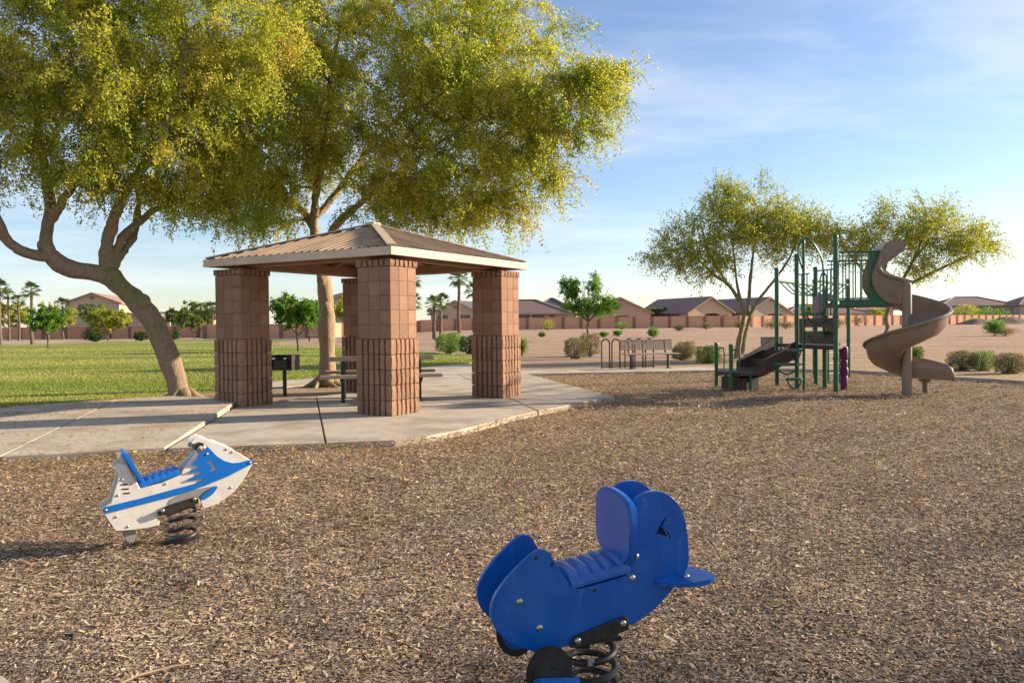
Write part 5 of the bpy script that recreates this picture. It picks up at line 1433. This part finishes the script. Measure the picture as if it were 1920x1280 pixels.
# ------------------------------------------------------------------ shrubs
def make_shrub(label, x, y, w, h, mat, n=2600, leaf=(0.05, 0.03), boxy=0.0, z=None, cat='shrub', group=None, seed=0, ragged=0.28, name='clipped_shrub'):
    rng = np.random.default_rng(seed + 100)
    z = ground_z(x, y) if z is None else z
    root = empty(name, (x, y, z), 0, label, cat, group)
    d = unit(rng.normal(0, 1, (n, 3)))
    if boxy:                                           # push towards a rounded block
        p = 2 + 5 * boxy
        d = d / (np.sum(np.abs(d) ** p, axis=1, keepdims=True) ** (1 / p))
    bumpy = 1 + 0.09 * np.sin(d[:, :1] * 6 + seed) * np.sin(d[:, 1:2] * 7 + 1) + 0.08 * np.sin(d[:, 2:] * 8 + d[:, :1] * 5 + seed)
    r = rng.random((n, 1)) ** ragged
    if ragged > 0.35: r = r * (0.75 + 0.5 * rng.random((n, 1)) ** 3)
    P = d * r * bumpy * np.array([w / 2, w / 2, h / 2])
    P[:, 2] += h * 0.52
    under = P[:, 2] < h * 0.12
    P[under, :2] *= 0.55
    P[:, 2] = np.maximum(P[:, 2], 0.01)
    D = unit(d + rng.normal(0, 0.6, (n, 3)))
    ln = rng.uniform(0.6, 1.3, n) * leaf[0]; wd = rng.uniform(0.6, 1.2, n) * leaf[1]
    s = unit(np.cross(D, rng.normal(0, 1, (n, 3))))
    a_ = D * (ln / 2)[:, None]; b_ = s * (wd / 2)[:, None]
    V = np.stack([P - a_, P + b_, P + a_, P - b_], 1)
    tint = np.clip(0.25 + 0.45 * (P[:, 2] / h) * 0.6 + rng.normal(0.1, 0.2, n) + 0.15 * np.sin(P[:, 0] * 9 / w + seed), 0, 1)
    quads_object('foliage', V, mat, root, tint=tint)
    st = MB()
    for k in range(9):
        a = rng.uniform(0, 6.28); q = rng.uniform(0.2, 0.8)
        st.tube([(0.04 * math.cos(a), 0.04 * math.sin(a), -0.03), (w * 0.22 * q * math.cos(a), w * 0.22 * q * math.sin(a), h * 0.4), (w * 0.4 * q * math.cos(a + 0.3), w * 0.4 * q * math.sin(a + 0.3), h * 0.8)], [0.016, 0.010, 0.004], 5)
    so = st.build('stems', M_bark4, root)
    so['kind'] = 'stuff'
    return root
G1 = 'clipped desert shrubs around the play area'
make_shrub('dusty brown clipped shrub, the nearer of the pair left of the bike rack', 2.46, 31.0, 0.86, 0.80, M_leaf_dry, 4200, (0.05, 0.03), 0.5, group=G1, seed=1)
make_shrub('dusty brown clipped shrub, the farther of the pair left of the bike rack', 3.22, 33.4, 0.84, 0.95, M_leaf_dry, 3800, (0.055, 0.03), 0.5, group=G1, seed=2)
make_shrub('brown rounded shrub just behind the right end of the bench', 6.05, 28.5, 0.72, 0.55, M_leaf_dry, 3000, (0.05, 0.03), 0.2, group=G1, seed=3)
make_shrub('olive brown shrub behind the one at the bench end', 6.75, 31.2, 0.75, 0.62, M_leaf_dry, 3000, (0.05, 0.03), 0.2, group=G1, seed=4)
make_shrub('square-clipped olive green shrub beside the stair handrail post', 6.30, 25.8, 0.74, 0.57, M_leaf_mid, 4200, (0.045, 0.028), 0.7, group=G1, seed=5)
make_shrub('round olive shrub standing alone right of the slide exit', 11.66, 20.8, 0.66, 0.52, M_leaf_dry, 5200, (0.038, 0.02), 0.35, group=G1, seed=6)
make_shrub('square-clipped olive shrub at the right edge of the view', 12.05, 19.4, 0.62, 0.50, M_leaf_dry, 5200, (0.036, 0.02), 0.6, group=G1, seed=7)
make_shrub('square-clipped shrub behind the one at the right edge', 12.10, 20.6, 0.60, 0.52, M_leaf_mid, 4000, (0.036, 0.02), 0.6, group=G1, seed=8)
make_shrub('small olive shrub seen between the coils of the spiral slide', 14.2, 28.3, 0.55, 0.42, M_leaf_mid, 2200, (0.05, 0.03), 0.3, group=G1, seed=9)
make_shrub('large round bright green shrub between the front and right pillars', -2.98, 38.3, 1.35, 1.0, M_leaf_green, 5200, (0.075, 0.03), 0.15, cat='shrub', seed=10, name='round_shrub')
make_shrub('dark green shrub half hidden by the right pillar', -1.95, 37.5, 0.95, 0.85, M_leaf_dark, 3600, (0.07, 0.035), 0.3, seed=11, name='round_shrub')
make_shrub('loose green shrub just right of the right pillar', 0.42, 35.5, 0.62, 0.82, M_leaf_mid, 1900, (0.09, 0.03), 0.0, seed=12, ragged=0.5, name='loose_shrub')
make_shrub('wild green bush with dry straw base on open desert at far right', 37.0, 61.5, 1.9, 1.35, M_leaf_green, 2600, (0.14, 0.05), 0.0, seed=13, ragged=0.5, name='loose_shrub')
make_shrub('straw coloured dry brush around the foot of the wild green bush', 37.4, 60.9, 2.2, 0.7, M_drygrass, 1400, (0.16, 0.03), 0.0, seed=14, ragged=0.5, name='dry_brush')
scrub = [(11.6, 66, 1.0, 0.9, M_leaf_green, 'bright green low scrub on the desert right of the bench back'), (4.6, 104, 2.2, 1.6, M_leaf_yel, 'tall yellow-green scrub against the fence behind the bike rack'),
         (14.8, 108, 2.9, 1.1, M_leaf_mid, 'wide green scrub against the fence left of the gable house'), (19.2, 92, 1.8, 0.8, M_leaf_dry, 'low dry scrub on open soil in front of the rose house'),
         (24.2, 100, 2.6, 1.0, M_leaf_dry, 'olive scrub at the fence foot right of the rose house'), (29.5, 104, 2.0, 1.0, M_leaf_mid, 'small green scrub at the fence foot below the brown roof'),
         (31.4, 97, 2.8, 1.1, M_leaf_dry, 'broad olive scrub below the patio house'), (35.5, 108, 4.0, 1.6, M_leaf_dry, 'large olive scrub left of the multi-stemmed tree trunk'),
         (33.5, 98, 2.6, 1.0, M_leaf_dry, 'low olive scrub left of the multi-stemmed tree foot'), (40.5, 108, 2.6, 1.3, M_leaf_dry, 'olive scrub right of the multi-stemmed tree trunk'),
         (44.0, 108, 3.0, 1.3, M_leaf_dry, 'second olive scrub right of the multi-stemmed tree trunk'), (51.0, 118, 3.6, 1.8, M_leaf_dry, 'bulky olive scrub by the fence behind the play posts'),
         (8.0, 70, 0.9, 0.5, M_leaf_green, 'tiny green scrub on the desert behind the rack hoops'), (9.5, 72, 1.0, 0.6, M_leaf_green, 'small leafy green scrub above the rack hoops'),
         (2.7, 72, 0.7, 0.5, M_leaf_mid, 'tiny green scrub near the young green tree'), (86, 150, 4.2, 1.6, M_leaf_yel, 'lime green scrub seen under the slide deck')]
for i, (x, y, w, h, m, lab) in enumerate(scrub):
    make_shrub(lab, x, y, w, h, m, 560, (0.20, 0.08), 0.0, seed=20 + i, ragged=0.55, group='desert scrub along the fence', name='desert_scrub')
lefts = [(-50.0, 96, 2.4, 1.3, M_leaf_dark, 'dark rounded bush in front of the left wall'), (-47.2, 91, 1.2, 1.1, M_leaf_dark, 'small round dark bush at the foot of the yellow-green tree'),
         (-43.0, 93, 1.4, 1.1, M_leaf_dark, 'small dark bush left of the leaning trunk'), (-41.8, 99, 1.6, 1.2, M_leaf_dark, 'small dark bush right of the leaning trunk'), (-58.5, 90, 1.8, 0.8, M_leaf_dry, 'low dry bush near the tall palms')]
for i, (x, y, w, h, m, lab) in enumerate(lefts):
    make_shrub(lab, x, y, w, h, m, 900, (0.20, 0.12), 0.2, seed=50 + i, group='bushes beyond the lawn', name='garden_bush')
behind = [(102.5, 181, 5.6, 4.2, M_leaf_yel, 'olive yellow bush behind the fence at far right'), (109.0, 183, 8.4, 3.6, M_leaf_green, 'vivid green bush behind the fence before the right house'), (78.0, 172, 4.6, 3.6, M_leaf_yel, 'lime bush behind the fence seen under the slide')]
for i, (x, y, w, h, m, lab) in enumerate(behind):
    make_shrub(lab, x, y, w, h, m, 1500, (0.40, 0.2), 0.1, seed=70 + i, group='bushes behind the right fence', name='garden_bush')

# ------------------------------------------------------------------ smaller trees
def simple_tree(label, x, y, h, crown_w, mat, nc=70, leaf=0.12, trunk_h=0.35, seed=0, group=None, droop=0.2, bark_m=None, z=None, blobs=None, name='young_tree', r=None):
    z = ground_z(x, y) if z is None else z
    rng = random.Random(seed)
    r = r or 0.02 * h
    th = h * trunk_h
    limbs = [([(x, y, z - 0.1), (x + 0.03 * h * rng.uniform(-1, 1), y, z + th * 0.6), (x + 0.03 * h * rng.uniform(-1, 1), y, z + th), (x, y, z + h * 0.8)], [r, r * 0.85, r * 0.7, r * 0.2])]
    for k in range(4):
        a = k * math.pi / 2 + rng.uniform(-0.4, 0.4)
        limbs.append(([(x, y, z + th * 0.95), (x + 0.2 * crown_w * math.cos(a), y + 0.2 * crown_w * math.sin(a), z + th + 0.2 * h), (x + 0.33 * crown_w * math.cos(a), y + 0.33 * crown_w * math.sin(a), z + h * 0.78)], [r * 0.55, r * 0.4, r * 0.15]))
    ch_ = (h - th) / 2
    bl = blobs or [(0, 0, th + ch_ * 0.9, crown_w * 0.46, crown_w * 0.44, ch_ * 0.75, 1.0), (-0.2 * crown_w, 0, th + ch_ * 1.25, crown_w * 0.25, crown_w * 0.25, ch_ * 0.6, 0.45), (0.18 * crown_w, 0, th + ch_ * 1.1, crown_w * 0.28, crown_w * 0.25, ch_ * 0.6, 0.45)]
    bl = [(x + b[0], y + b[1], z + b[2], b[3], b[4], b[5], b[6]) for b in bl]
    bm_ = bark_m or M_bark4
    sc = max(0.4, h / 5)
    return make_tree(name, label, (x, y, z), limbs, bl, nc, 8, 12, (leaf, leaf * 0.55), (bm_, bm_, mat), seed=seed, group=group, droop=droop, twig_len=(0.25 * sc, 0.6 * sc), spread=0.07 * sc, trunk_seg=8, twigs=False, br=r * 0.35, flare=0.3, shell=0.5)
simple_tree('young bright green tree on the desert behind the bike rack', 5.71, 60, 4.75, 4.7, M_leaf_green, 150, 0.15, 0.26, 3, droop=0.1, z=0.30,
            blobs=[(0, 0, 2.3, 1.9, 1.7, 0.95, 1.0), (-1.35, 0, 3.6, 0.75, 0.8, 1.0, 0.4), (0.55, 0, 3.7, 0.7, 0.8, 1.0, 0.35), (1.5, 0, 2.4, 0.85, 0.8, 0.8, 0.3)])
simple_tree('dense bright green young tree on the lawn behind the grill', -11.65, 43.8, 3.25, 3.3, M_leaf_green, 170, 0.14, 0.28, 4, droop=0.1, z=-0.04)
simple_tree('young light green tree with double pale trunk on the far lawn', -34.3, 59.3, 3.1, 3.0, M_leaf_green, 90, 0.16, 0.3, 5, droop=0.1, z=-0.04)
BG = 'garden trees beyond the lawn'
for i, (x, y, h, w, m, lab, nc, leaf) in enumerate((
        (-48.8, 97, 4.4, 5.6, M_leaf_yel, 'yellow-green spreading tree in front of the two-storey house', 130, 0.22),
        (-41.2, 104, 3.6, 2.8, M_leaf_mid, 'small green tree right of the yellow-green spreading tree', 45, 0.22),
        (-46.5, 120, 6.0, 7.0, M_leaf_mid, 'green tree right of the leaning trunk', 80, 0.26),
        (-46.5, 112, 5.0, 4.5, M_leaf_mid, 'rounded green tree beside the low stuccoed house', 60, 0.26),
        (-80.0, 128, 6.5, 8.0, M_leaf_yel, 'lime tree behind the tallest palms at the left edge', 90, 0.3),
        (-71.5, 126, 6.0, 7.0, M_leaf_yel, 'lime tree right of the palm row', 80, 0.3),
        (-63.0, 122, 5.6, 6.0, M_leaf_mid, 'green tree left of the two-storey house', 70, 0.28),
        (-23.0, 96, 4.9, 5.5, M_leaf_yel, 'yellow-green tree behind the lawn tree at its left', 70, 0.24),
        (-19.5, 98, 5.3, 6.5, M_leaf_yel, 'yellow-green tree behind the lawn tree at its right', 80, 0.24),
        (27.3, 150, 4.4, 5.0, M_leaf_mid, 'dark green tree between the rose house and brown roof', 50, 0.34),
        (51.5, 140, 4.3, 3.0, M_leaf_green, 'small green tree before the house behind the tree trunk', 36, 0.3),
        (42.0, 165, 6.4, 7.0, M_leaf_yel, 'yellow tree top above the brown roofs', 40, 0.36))):
    simple_tree(lab, x, y, h, w, m, nc, leaf, 0.22, 80 + i, BG, name='garden_tree')

# ------------------------------------------------------------------ palms
def frond_mesh(seed, L=0.55, Rf=0.62, nb=15, droop=0.25):
    rng = random.Random(seed)
    V = []; T = []
    tv = []
    # petiole along +x, then a fan of narrow blades
    def q(a, b, c, d, t):
        V.append((a, b, c, d)); T.append(t)
    q((0, -0.018, 0), (0, 0.018, 0), (L, 0.012, 0.03), (L, -0.012, 0.03), 0.9)
    for k in range(nb):
        a = (k / (nb - 1) - 0.5) * 2.5
        r = Rf * (1 - 0.22 * abs(a) / 1.25) * rng.uniform(0.85, 1.1)
        ca, sa = math.cos(a), math.sin(a)
        m = (L + ca * r * 0.55, sa * r * 0.55, 0.03 + 0.02)
        e = (L + ca * r, sa * r, 0.03 - droop * r * rng.uniform(0.5, 1.3))
        w = 0.035
        px, py = -sa * w, ca * w
        t = rng.uniform(0.1, 0.8)
        q((L, 0, 0.03), (m[0] + px, m[1] + py, m[2]), e, (m[0] - px, m[1] - py, m[2]), t)
    o = quads_object('frond_source', np.array(V), M_palmleaf, tint=np.array(T))
    me = o.data
    bpy.data.objects.remove(o)
    me.name = 'frond'
    return me
FRONDS = [frond_mesh(s) for s in (1, 2, 3)]
def palm(label, x, y, h, scale=1.0, n=26, r=0.15, group='fan palms', seed=0, z=None):
    rng = random.Random(seed + 900)
    z = ground_z(x, y) if z is None else z
    root = empty('fan_palm', (x, y, z), rng.uniform(0, 6), label, 'palm tree', group)
    pts = [(0, 0, -0.1), (0.02 * h, 0, h * 0.35), (0.01, 0.02, h * 0.7), (0, 0, h)]
    p, rr = smooth_path(pts, [r * 1.25, r, r * 0.9, r * 0.85], 7)
    rr = [a * (1 + 0.10 * ((i % 2) * 2 - 1)) for i, a in enumerate(rr)]
    MB().tube(p, rr, 9).build('trunk', M_palmbark, root, smooth=False)
    for k in range(n):
        a = k * 2.39996 + rng.uniform(-0.2, 0.2)
        pitch = math.radians(78 - 118 * (k / n) ** 0.85 + rng.uniform(-8, 8))
        s = scale * rng.uniform(0.85, 1.1)
        inst('frond', FRONDS[k % 3], root, (0, 0, h - 0.02 * k / n), (rng.uniform(-0.3, 0.3), -pitch, a), (s, s, s))
    return root
palm('tall fan palm cut by the left edge of the view', -49.7, 78, 5.5, 1.0, seed=1)
palm('second fan palm from the left edge, standing farther back', -70.2, 112, 6.3, 1.15, seed=2)
palm('third fan palm from the left edge, shortest crown', -68.8, 112, 5.5, 1.1, seed=3)
palm('fourth fan palm from the left edge, with clear trunk', -46.6, 78, 5.2, 1.0, seed=4)
palm('bushy fan palm beside the two-storey house', -66.5, 119, 4.8, 1.5, seed=5)
palm('low dark fan palm left of the bushy palm', -70.5, 122, 3.6, 1.5, seed=6)
palm('small fan palm left of the left pillar', -39.5, 106, 3.9, 1.3, seed=7)
palm('tall fan palm with rough trunk left of the right pillar', -6.2, 95, 6.3, 1.35, 30, 0.2, seed=8)
palm('fan palm half hidden behind the right pillar', -4.6, 98, 5.0, 1.3, 28, 0.2, seed=9)
palm('short fan palm, the left of the pair beyond the green shrub', -6.75, 70, 2.95, 0.95, 24, 0.16, seed=10)
palm('short fan palm, the right of the pair beyond the green shrub', -6.3, 71.5, 3.15, 0.95, 24, 0.16, seed=11)
palm('tall fan palm mostly behind the front pillar', -11.6, 92, 6.2, 1.35, 28, 0.2, seed=12)
palm('lower fan palm mostly behind the front pillar', -11.0, 90, 3.6, 1.2, 24, 0.2, seed=13)

# ------------------------------------------------------------------ block fences
def fence(label, pts, spacing, hgt=1.8, z_fn=ground_z, group=None):
    root = empty('block_fence', (pts[0][0], pts[0][1], 0), 0, label, 'fence', group)
    me_p = MB().box((0, 0, hgt / 2 - 0.1), (0.42, 0.42, hgt + 0.28)).mesh('post', M_fpost)
    for (x0, y0), (x1, y1) in zip(pts[:-1], pts[1:]):
        L = math.hypot(x1 - x0, y1 - y0); n = max(1, round(L / spacing)); s = L / n
        a = math.atan2(y1 - y0, x1 - x0)
        mp = MB().box((0, 0, hgt / 2 - 0.1), (s - 0.4, 0.2, hgt + 0.2))
        me = mp.mesh('panel', M_fence)
        mc = MB().box((0, 0, hgt + 0.03), (s - 0.4, 0.26, 0.06)).mesh('coping', M_fence)
        for k in range(n):
            t = (k + 0.5) / n
            px, py = x0 + (x1 - x0) * t, y0 + (y1 - y0) * t
            z = z_fn(px, py)
            p = inst('panel', me, root, (px - pts[0][0], py - pts[0][1], z), (0, 0, a))
            inst('coping', mc, p)
            t = k / n
            px, py = x0 + (x1 - x0) * t, y0 + (y1 - y0) * t
            inst('post', me_p, root, (px - pts[0][0], py - pts[0][1], z_fn(px, py)), (0, 0, a))
    inst('post', me_p, root, (pts[-1][0] - pts[0][0], pts[-1][1] - pts[0][1], z_fn(*pts[-1])), (0, 0, a))
    return root
fence('long terracotta block fence crossing the desert in front of the right houses', [(-20, 124), (36, 127), (112, 175), (150, 195)], 2.75)
fence('terracotta block wall before the two-storey house at left', [(-100, 124), (-62, 124), (-55, 122), (-44, 122)], 3.4)
fence('terracotta block wall right of the driveway behind the left pillar', [(-39.5, 103.5), (-22.5, 101), (-20, 124)], 3.2)

# ------------------------------------------------------------------ houses
def window(parent, x, y, z, w, h):
    f = MB().box((x, y, z), (w + 0.16, 0.08, h + 0.16)).build('window', M_trim, parent)
    MB().box((x, y - 0.045, z), (w, 0.03, h)).build('pane', M_glass, f)
    MB().box((x, y - 0.07, z), (0.06, 0.03, h)).build('mullion', M_trim, f)
    return f
def gable_house(label, x, y, w, d, eave, rise, yaw=0.0, wall=None, tile=None, openings=(), windows=(), ov=0.5, attic=True, name='house', z=None):
    """gable faces the camera (local -y); openings: (x0,x1,height) patio recesses cut in the front"""
    wall = wall or M_stucco; tile = tile or M_tile
    z = ground_z(x, y) if z is None else z
    root = empty(name, (x, y, z), yaw, label, 'house')
    hw = w / 2
    out = [(-hw, 0)]
    for x0, x1, hh in sorted(openings):
        out += [(x0, 0), (x0, hh - 0.35), (x0 + (x1 - x0) * 0.2, hh - 0.05), ((x0 + x1) / 2, hh), (x1 - (x1 - x0) * 0.2, hh - 0.05), (x1, hh - 0.35), (x1, 0)]
    out += [(hw, 0), (hw, eave), (0, eave + rise), (-hw, eave)]
    MB().upright(out, 0, 0.3).build('front_wall', wall, root)
    y0 = 2.6 if openings else 0.31
    MB().upright([(-hw, 0), (hw, 0), (hw, eave), (0, eave + rise - 0.02), (-hw, eave)], y0, d).build('wall', M_shade if openings else wall, root)  # behind patio openings the wall takes the painted-in shade colour
    if openings:
        for s in (-1, 1): MB().box((s * (hw - 0.15), (0.3 + y0) / 2, eave / 2), (0.3, y0 - 0.31, eave)).build('side_wall', wall, root)
        MB().box(((openings[0][0] + openings[0][1]) / 2, y0 - 0.03, 1.1), (1.8, 0.05, 2.1)).build('patio_door', M_glass, root)
    sl = rise / hw
    for s in (-1, 1):
        a = (s * (hw + ov), eave - ov * sl); b = (0, eave + rise)
        MB().upright([(a[0], a[1]), (b[0], b[1]), (b[0], b[1] + 0.24), (a[0], a[1] + 0.2)], -ov, d + ov).build('roof', tile, root)
        MB().upright([(a[0], a[1] - 0.06), (b[0], b[1] - 0.06), (b[0], b[1] + 0.2), (a[0], a[1] + 0.18)], -ov - 0.06, -ov - 0.005).build('barge_board', M_trim, root)
    if attic:
        MB().box((0, -0.03, eave + rise * 0.55), (0.7, 0.08, 0.55)).build('attic_vent', M_shade, root)
    for (wx, wz_, ww, wh_) in windows: window(root, wx, -0.03, wz_, ww, wh_)
    return root
def hip_house(label, x, y, w, d, eave, rise, yaw=0.0, wall=None, tile=None, windows=(), ov=0.6, z=None, name='house'):
    wall = wall or M_stucco; tile = tile or M_tile
    z = ground_z(x, y) if z is None else z
    root = empty(name, (x, y, z), yaw, label, 'house')
    MB().box((0, d / 2, eave / 2), (w, d, eave)).build('wall', wall, root)
    a, b = w / 2 + ov, d / 2 + ov
    rdg = max(a - b, 0.4)
    V = [(-a, -b + d / 2, eave), (a, -b + d / 2, eave), (a, b + d / 2, eave), (-a, b + d / 2, eave), (-rdg, d / 2, eave + rise), (rdg, d / 2, eave + rise)]
    mb = MB().add(V, [(0, 1, 5, 4), (1, 2, 5), (2, 3, 4, 5), (3, 0, 4), (3, 2, 1, 0)])
    ro = mb.build('roof', tile, root)
    for i, j in ((0, 4), (1, 5), (4, 5)):
        MB().bar((V[i][0], V[i][1], V[i][2] + 0.06), (V[j][0], V[j][1], V[j][2] + 0.06), 0.34, 0.14).build('ridge_tiles', M_trim if i < 2 else tile, ro)
    fa = MB()
    for i, j in ((0, 1), (0, 3), (1, 2)): fa.bar((V[i][0], V[i][1], eave - 0.1), (V[j][0], V[j][1], eave - 0.1), 0.08, 0.22)
    fa.build('fascia', M_trim, root)
    for (wx, wz_, ww, wh_) in windows: window(root, wx, -0.03, wz_, ww, wh_)
    return root
lh = gable_house('tan two-storey house with three small upper windows at left', -82.5, 158, 9.8, 16, 6.6, 1.85, 0.22, M_stucco, M_tile2, windows=((-2.0, 5.9, 0.9, 0.8), (-0.2, 5.9, 0.9, 0.8), (1.6, 5.9, 0.9, 0.8)), z=0)
gable_house('low tan wing house with windows right of the two-storey house', -72.5, 152, 10.5, 9, 3.0, 1.3, 0.1, M_stucco, M_tile2, windows=((-2.8, 1.9, 1.2, 1.1), (-1.0, 1.9, 1.6, 1.1)), z=0)
hip_house('low tan house with clay roof right of the leaning trunk', -61.0, 150, 10, 10, 3.4, 1.6, 0, M_stucco, M_tile2, z=0)
pg = empty('pergola', (-60.5, 139, 0), 0, 'white slatted pergola roof above the garden wall right of the leaning trunk', 'pergola')
for k in range(8): MB().box((-1.3 + k * 0.38, 0, 4.15), (0.14, 2.2, 0.55)).build('slat', M_whitewood, pg)
for s in (-1, 1): MB().box((s * 1.3, 0, 1.95), (0.2, 0.2, 3.9)).build('post', M_whitewood, pg)
gable_house('pale house with dark eaves behind the tall upright trunk', -25.0, 118, 11, 10, 3.6, 2.6, 0.35, M_stucco3, M_tile3)
gable_house('tan gable house with slate roof between front and right pillars', -9.8, 140, 9.4, 14, 2.9, 2.1, -0.32, M_stucco, M_tile3, windows=((-2.4, 2.1, 1.8, 1.0), (1.6, 2.1, 2.2, 1.0)))
hip_house('house with plum hip roof just right of the right pillar', 2.6, 140, 14.6, 11, 2.75, 2.5, 0.0, M_stucco2, M_tile, windows=((-0.6, 1.9, 2.2, 1.0), (2.0, 1.9, 2.0, 1.0), (4.5, 1.9, 0.8, 1.0)))
hip_house('grey-roofed house peeking over the plum hip roof', 8.5, 165, 9, 9, 3.6, 2.7, 0.0, M_stucco, M_tile3)
gable_house('rose stucco gable house with arched patio behind the young green tree', 18.9, 140, 10.8, 13, 2.65, 2.55, 0.0, M_stucco2, M_tile, openings=((-1.3, 2.1, 2.2),), attic=True)
gable_house('tan gable house with two patio openings and long plum roof', 35.6, 144, 9.6, 16, 2.7, 2.6, 0.42, M_stucco, M_tile, openings=((-1.2, 2.2, 2.5), (2.5, 4.4, 2.2)), attic=False)
gable_house('tan gable house with dark patio behind the multi-stemmed tree', 48.0, 150, 10.0, 16, 2.7, 2.6, 0.42, M_stucco3, M_tile, openings=((-0.6, 3.9, 2.4),), attic=False)
hip_house('low house with long plum roof behind the play posts', 64.5, 164, 17, 10, 2.5, 1.9, 0.1, M_stucco3, M_tile)
hip_house('grey-walled house seen under the slide deck', 77.5, 172, 9, 9, 3.3, 1.2, 0.1, M_stucco3, M_tile)
hip_house('large house with plum hip roof and porch at far right', 110.5, 190, 17.5, 12, 4.3, 2.2, -0.05, M_stucco3, M_tile, windows=((-3.4, 3.0, 1.4, 1.6), (0.2, 3.0, 1.6, 1.6), (4.2, 3.0, 2.2, 1.6)))
hip_house('neighbouring plum-roofed house cut by the right edge', 122.5, 186, 9, 10, 4.3, 2.3, -0.05, M_stucco3, M_tile, windows=((-2.0, 3.0, 1.6, 1.6), (1.2, 3.0, 1.6, 1.6)))

# dirt mounds at the far right
def mound(label, x, y, w, d, h, seed):
    rng = random.Random(seed)
    n, m = 26, 8
    V = [(0, 0, h)]; Fc = []
    for j in range(1, m + 1):
        t = j / m
        for k in range(n):
            a = 2 * math.pi * k / n
            q = 1 + 0.12 * math.sin(3 * a + seed) + 0.08 * math.sin(7 * a + seed * 2)
            V.append((w / 2 * t * q * math.cos(a), d / 2 * t * q * math.sin(a), h * (math.cos(t * math.pi) * 0.5 + 0.5) + (rng.uniform(-0.05, 0.05) if j < m else -0.15)))
    for k in range(n):
        Fc.append((0, 1 + k, 1 + (k + 1) % n))
        for j in range(m - 1):
            a = 1 + j * n
            Fc.append((a + k, a + n + k, a + n + (k + 1) % n, a + (k + 1) % n))
    o = MB().add(V, Fc).build('dirt_mound', M_rock, smooth=True)
    o.location = (x, y, ground_z(x, y))
    tag(o, label, 'mound', 'dirt mounds by the far right fence')
mound('low grey dirt mound, left of the row before the right fence', 79.5, 137, 9, 4, 1.0, 1)
mound('grey dirt mound in the middle of the row before the right fence', 89.5, 145, 12, 5, 1.35, 2)
mound('grey dirt mound at the right edge before the fence', 98.5, 150, 10, 5, 1.3, 3)
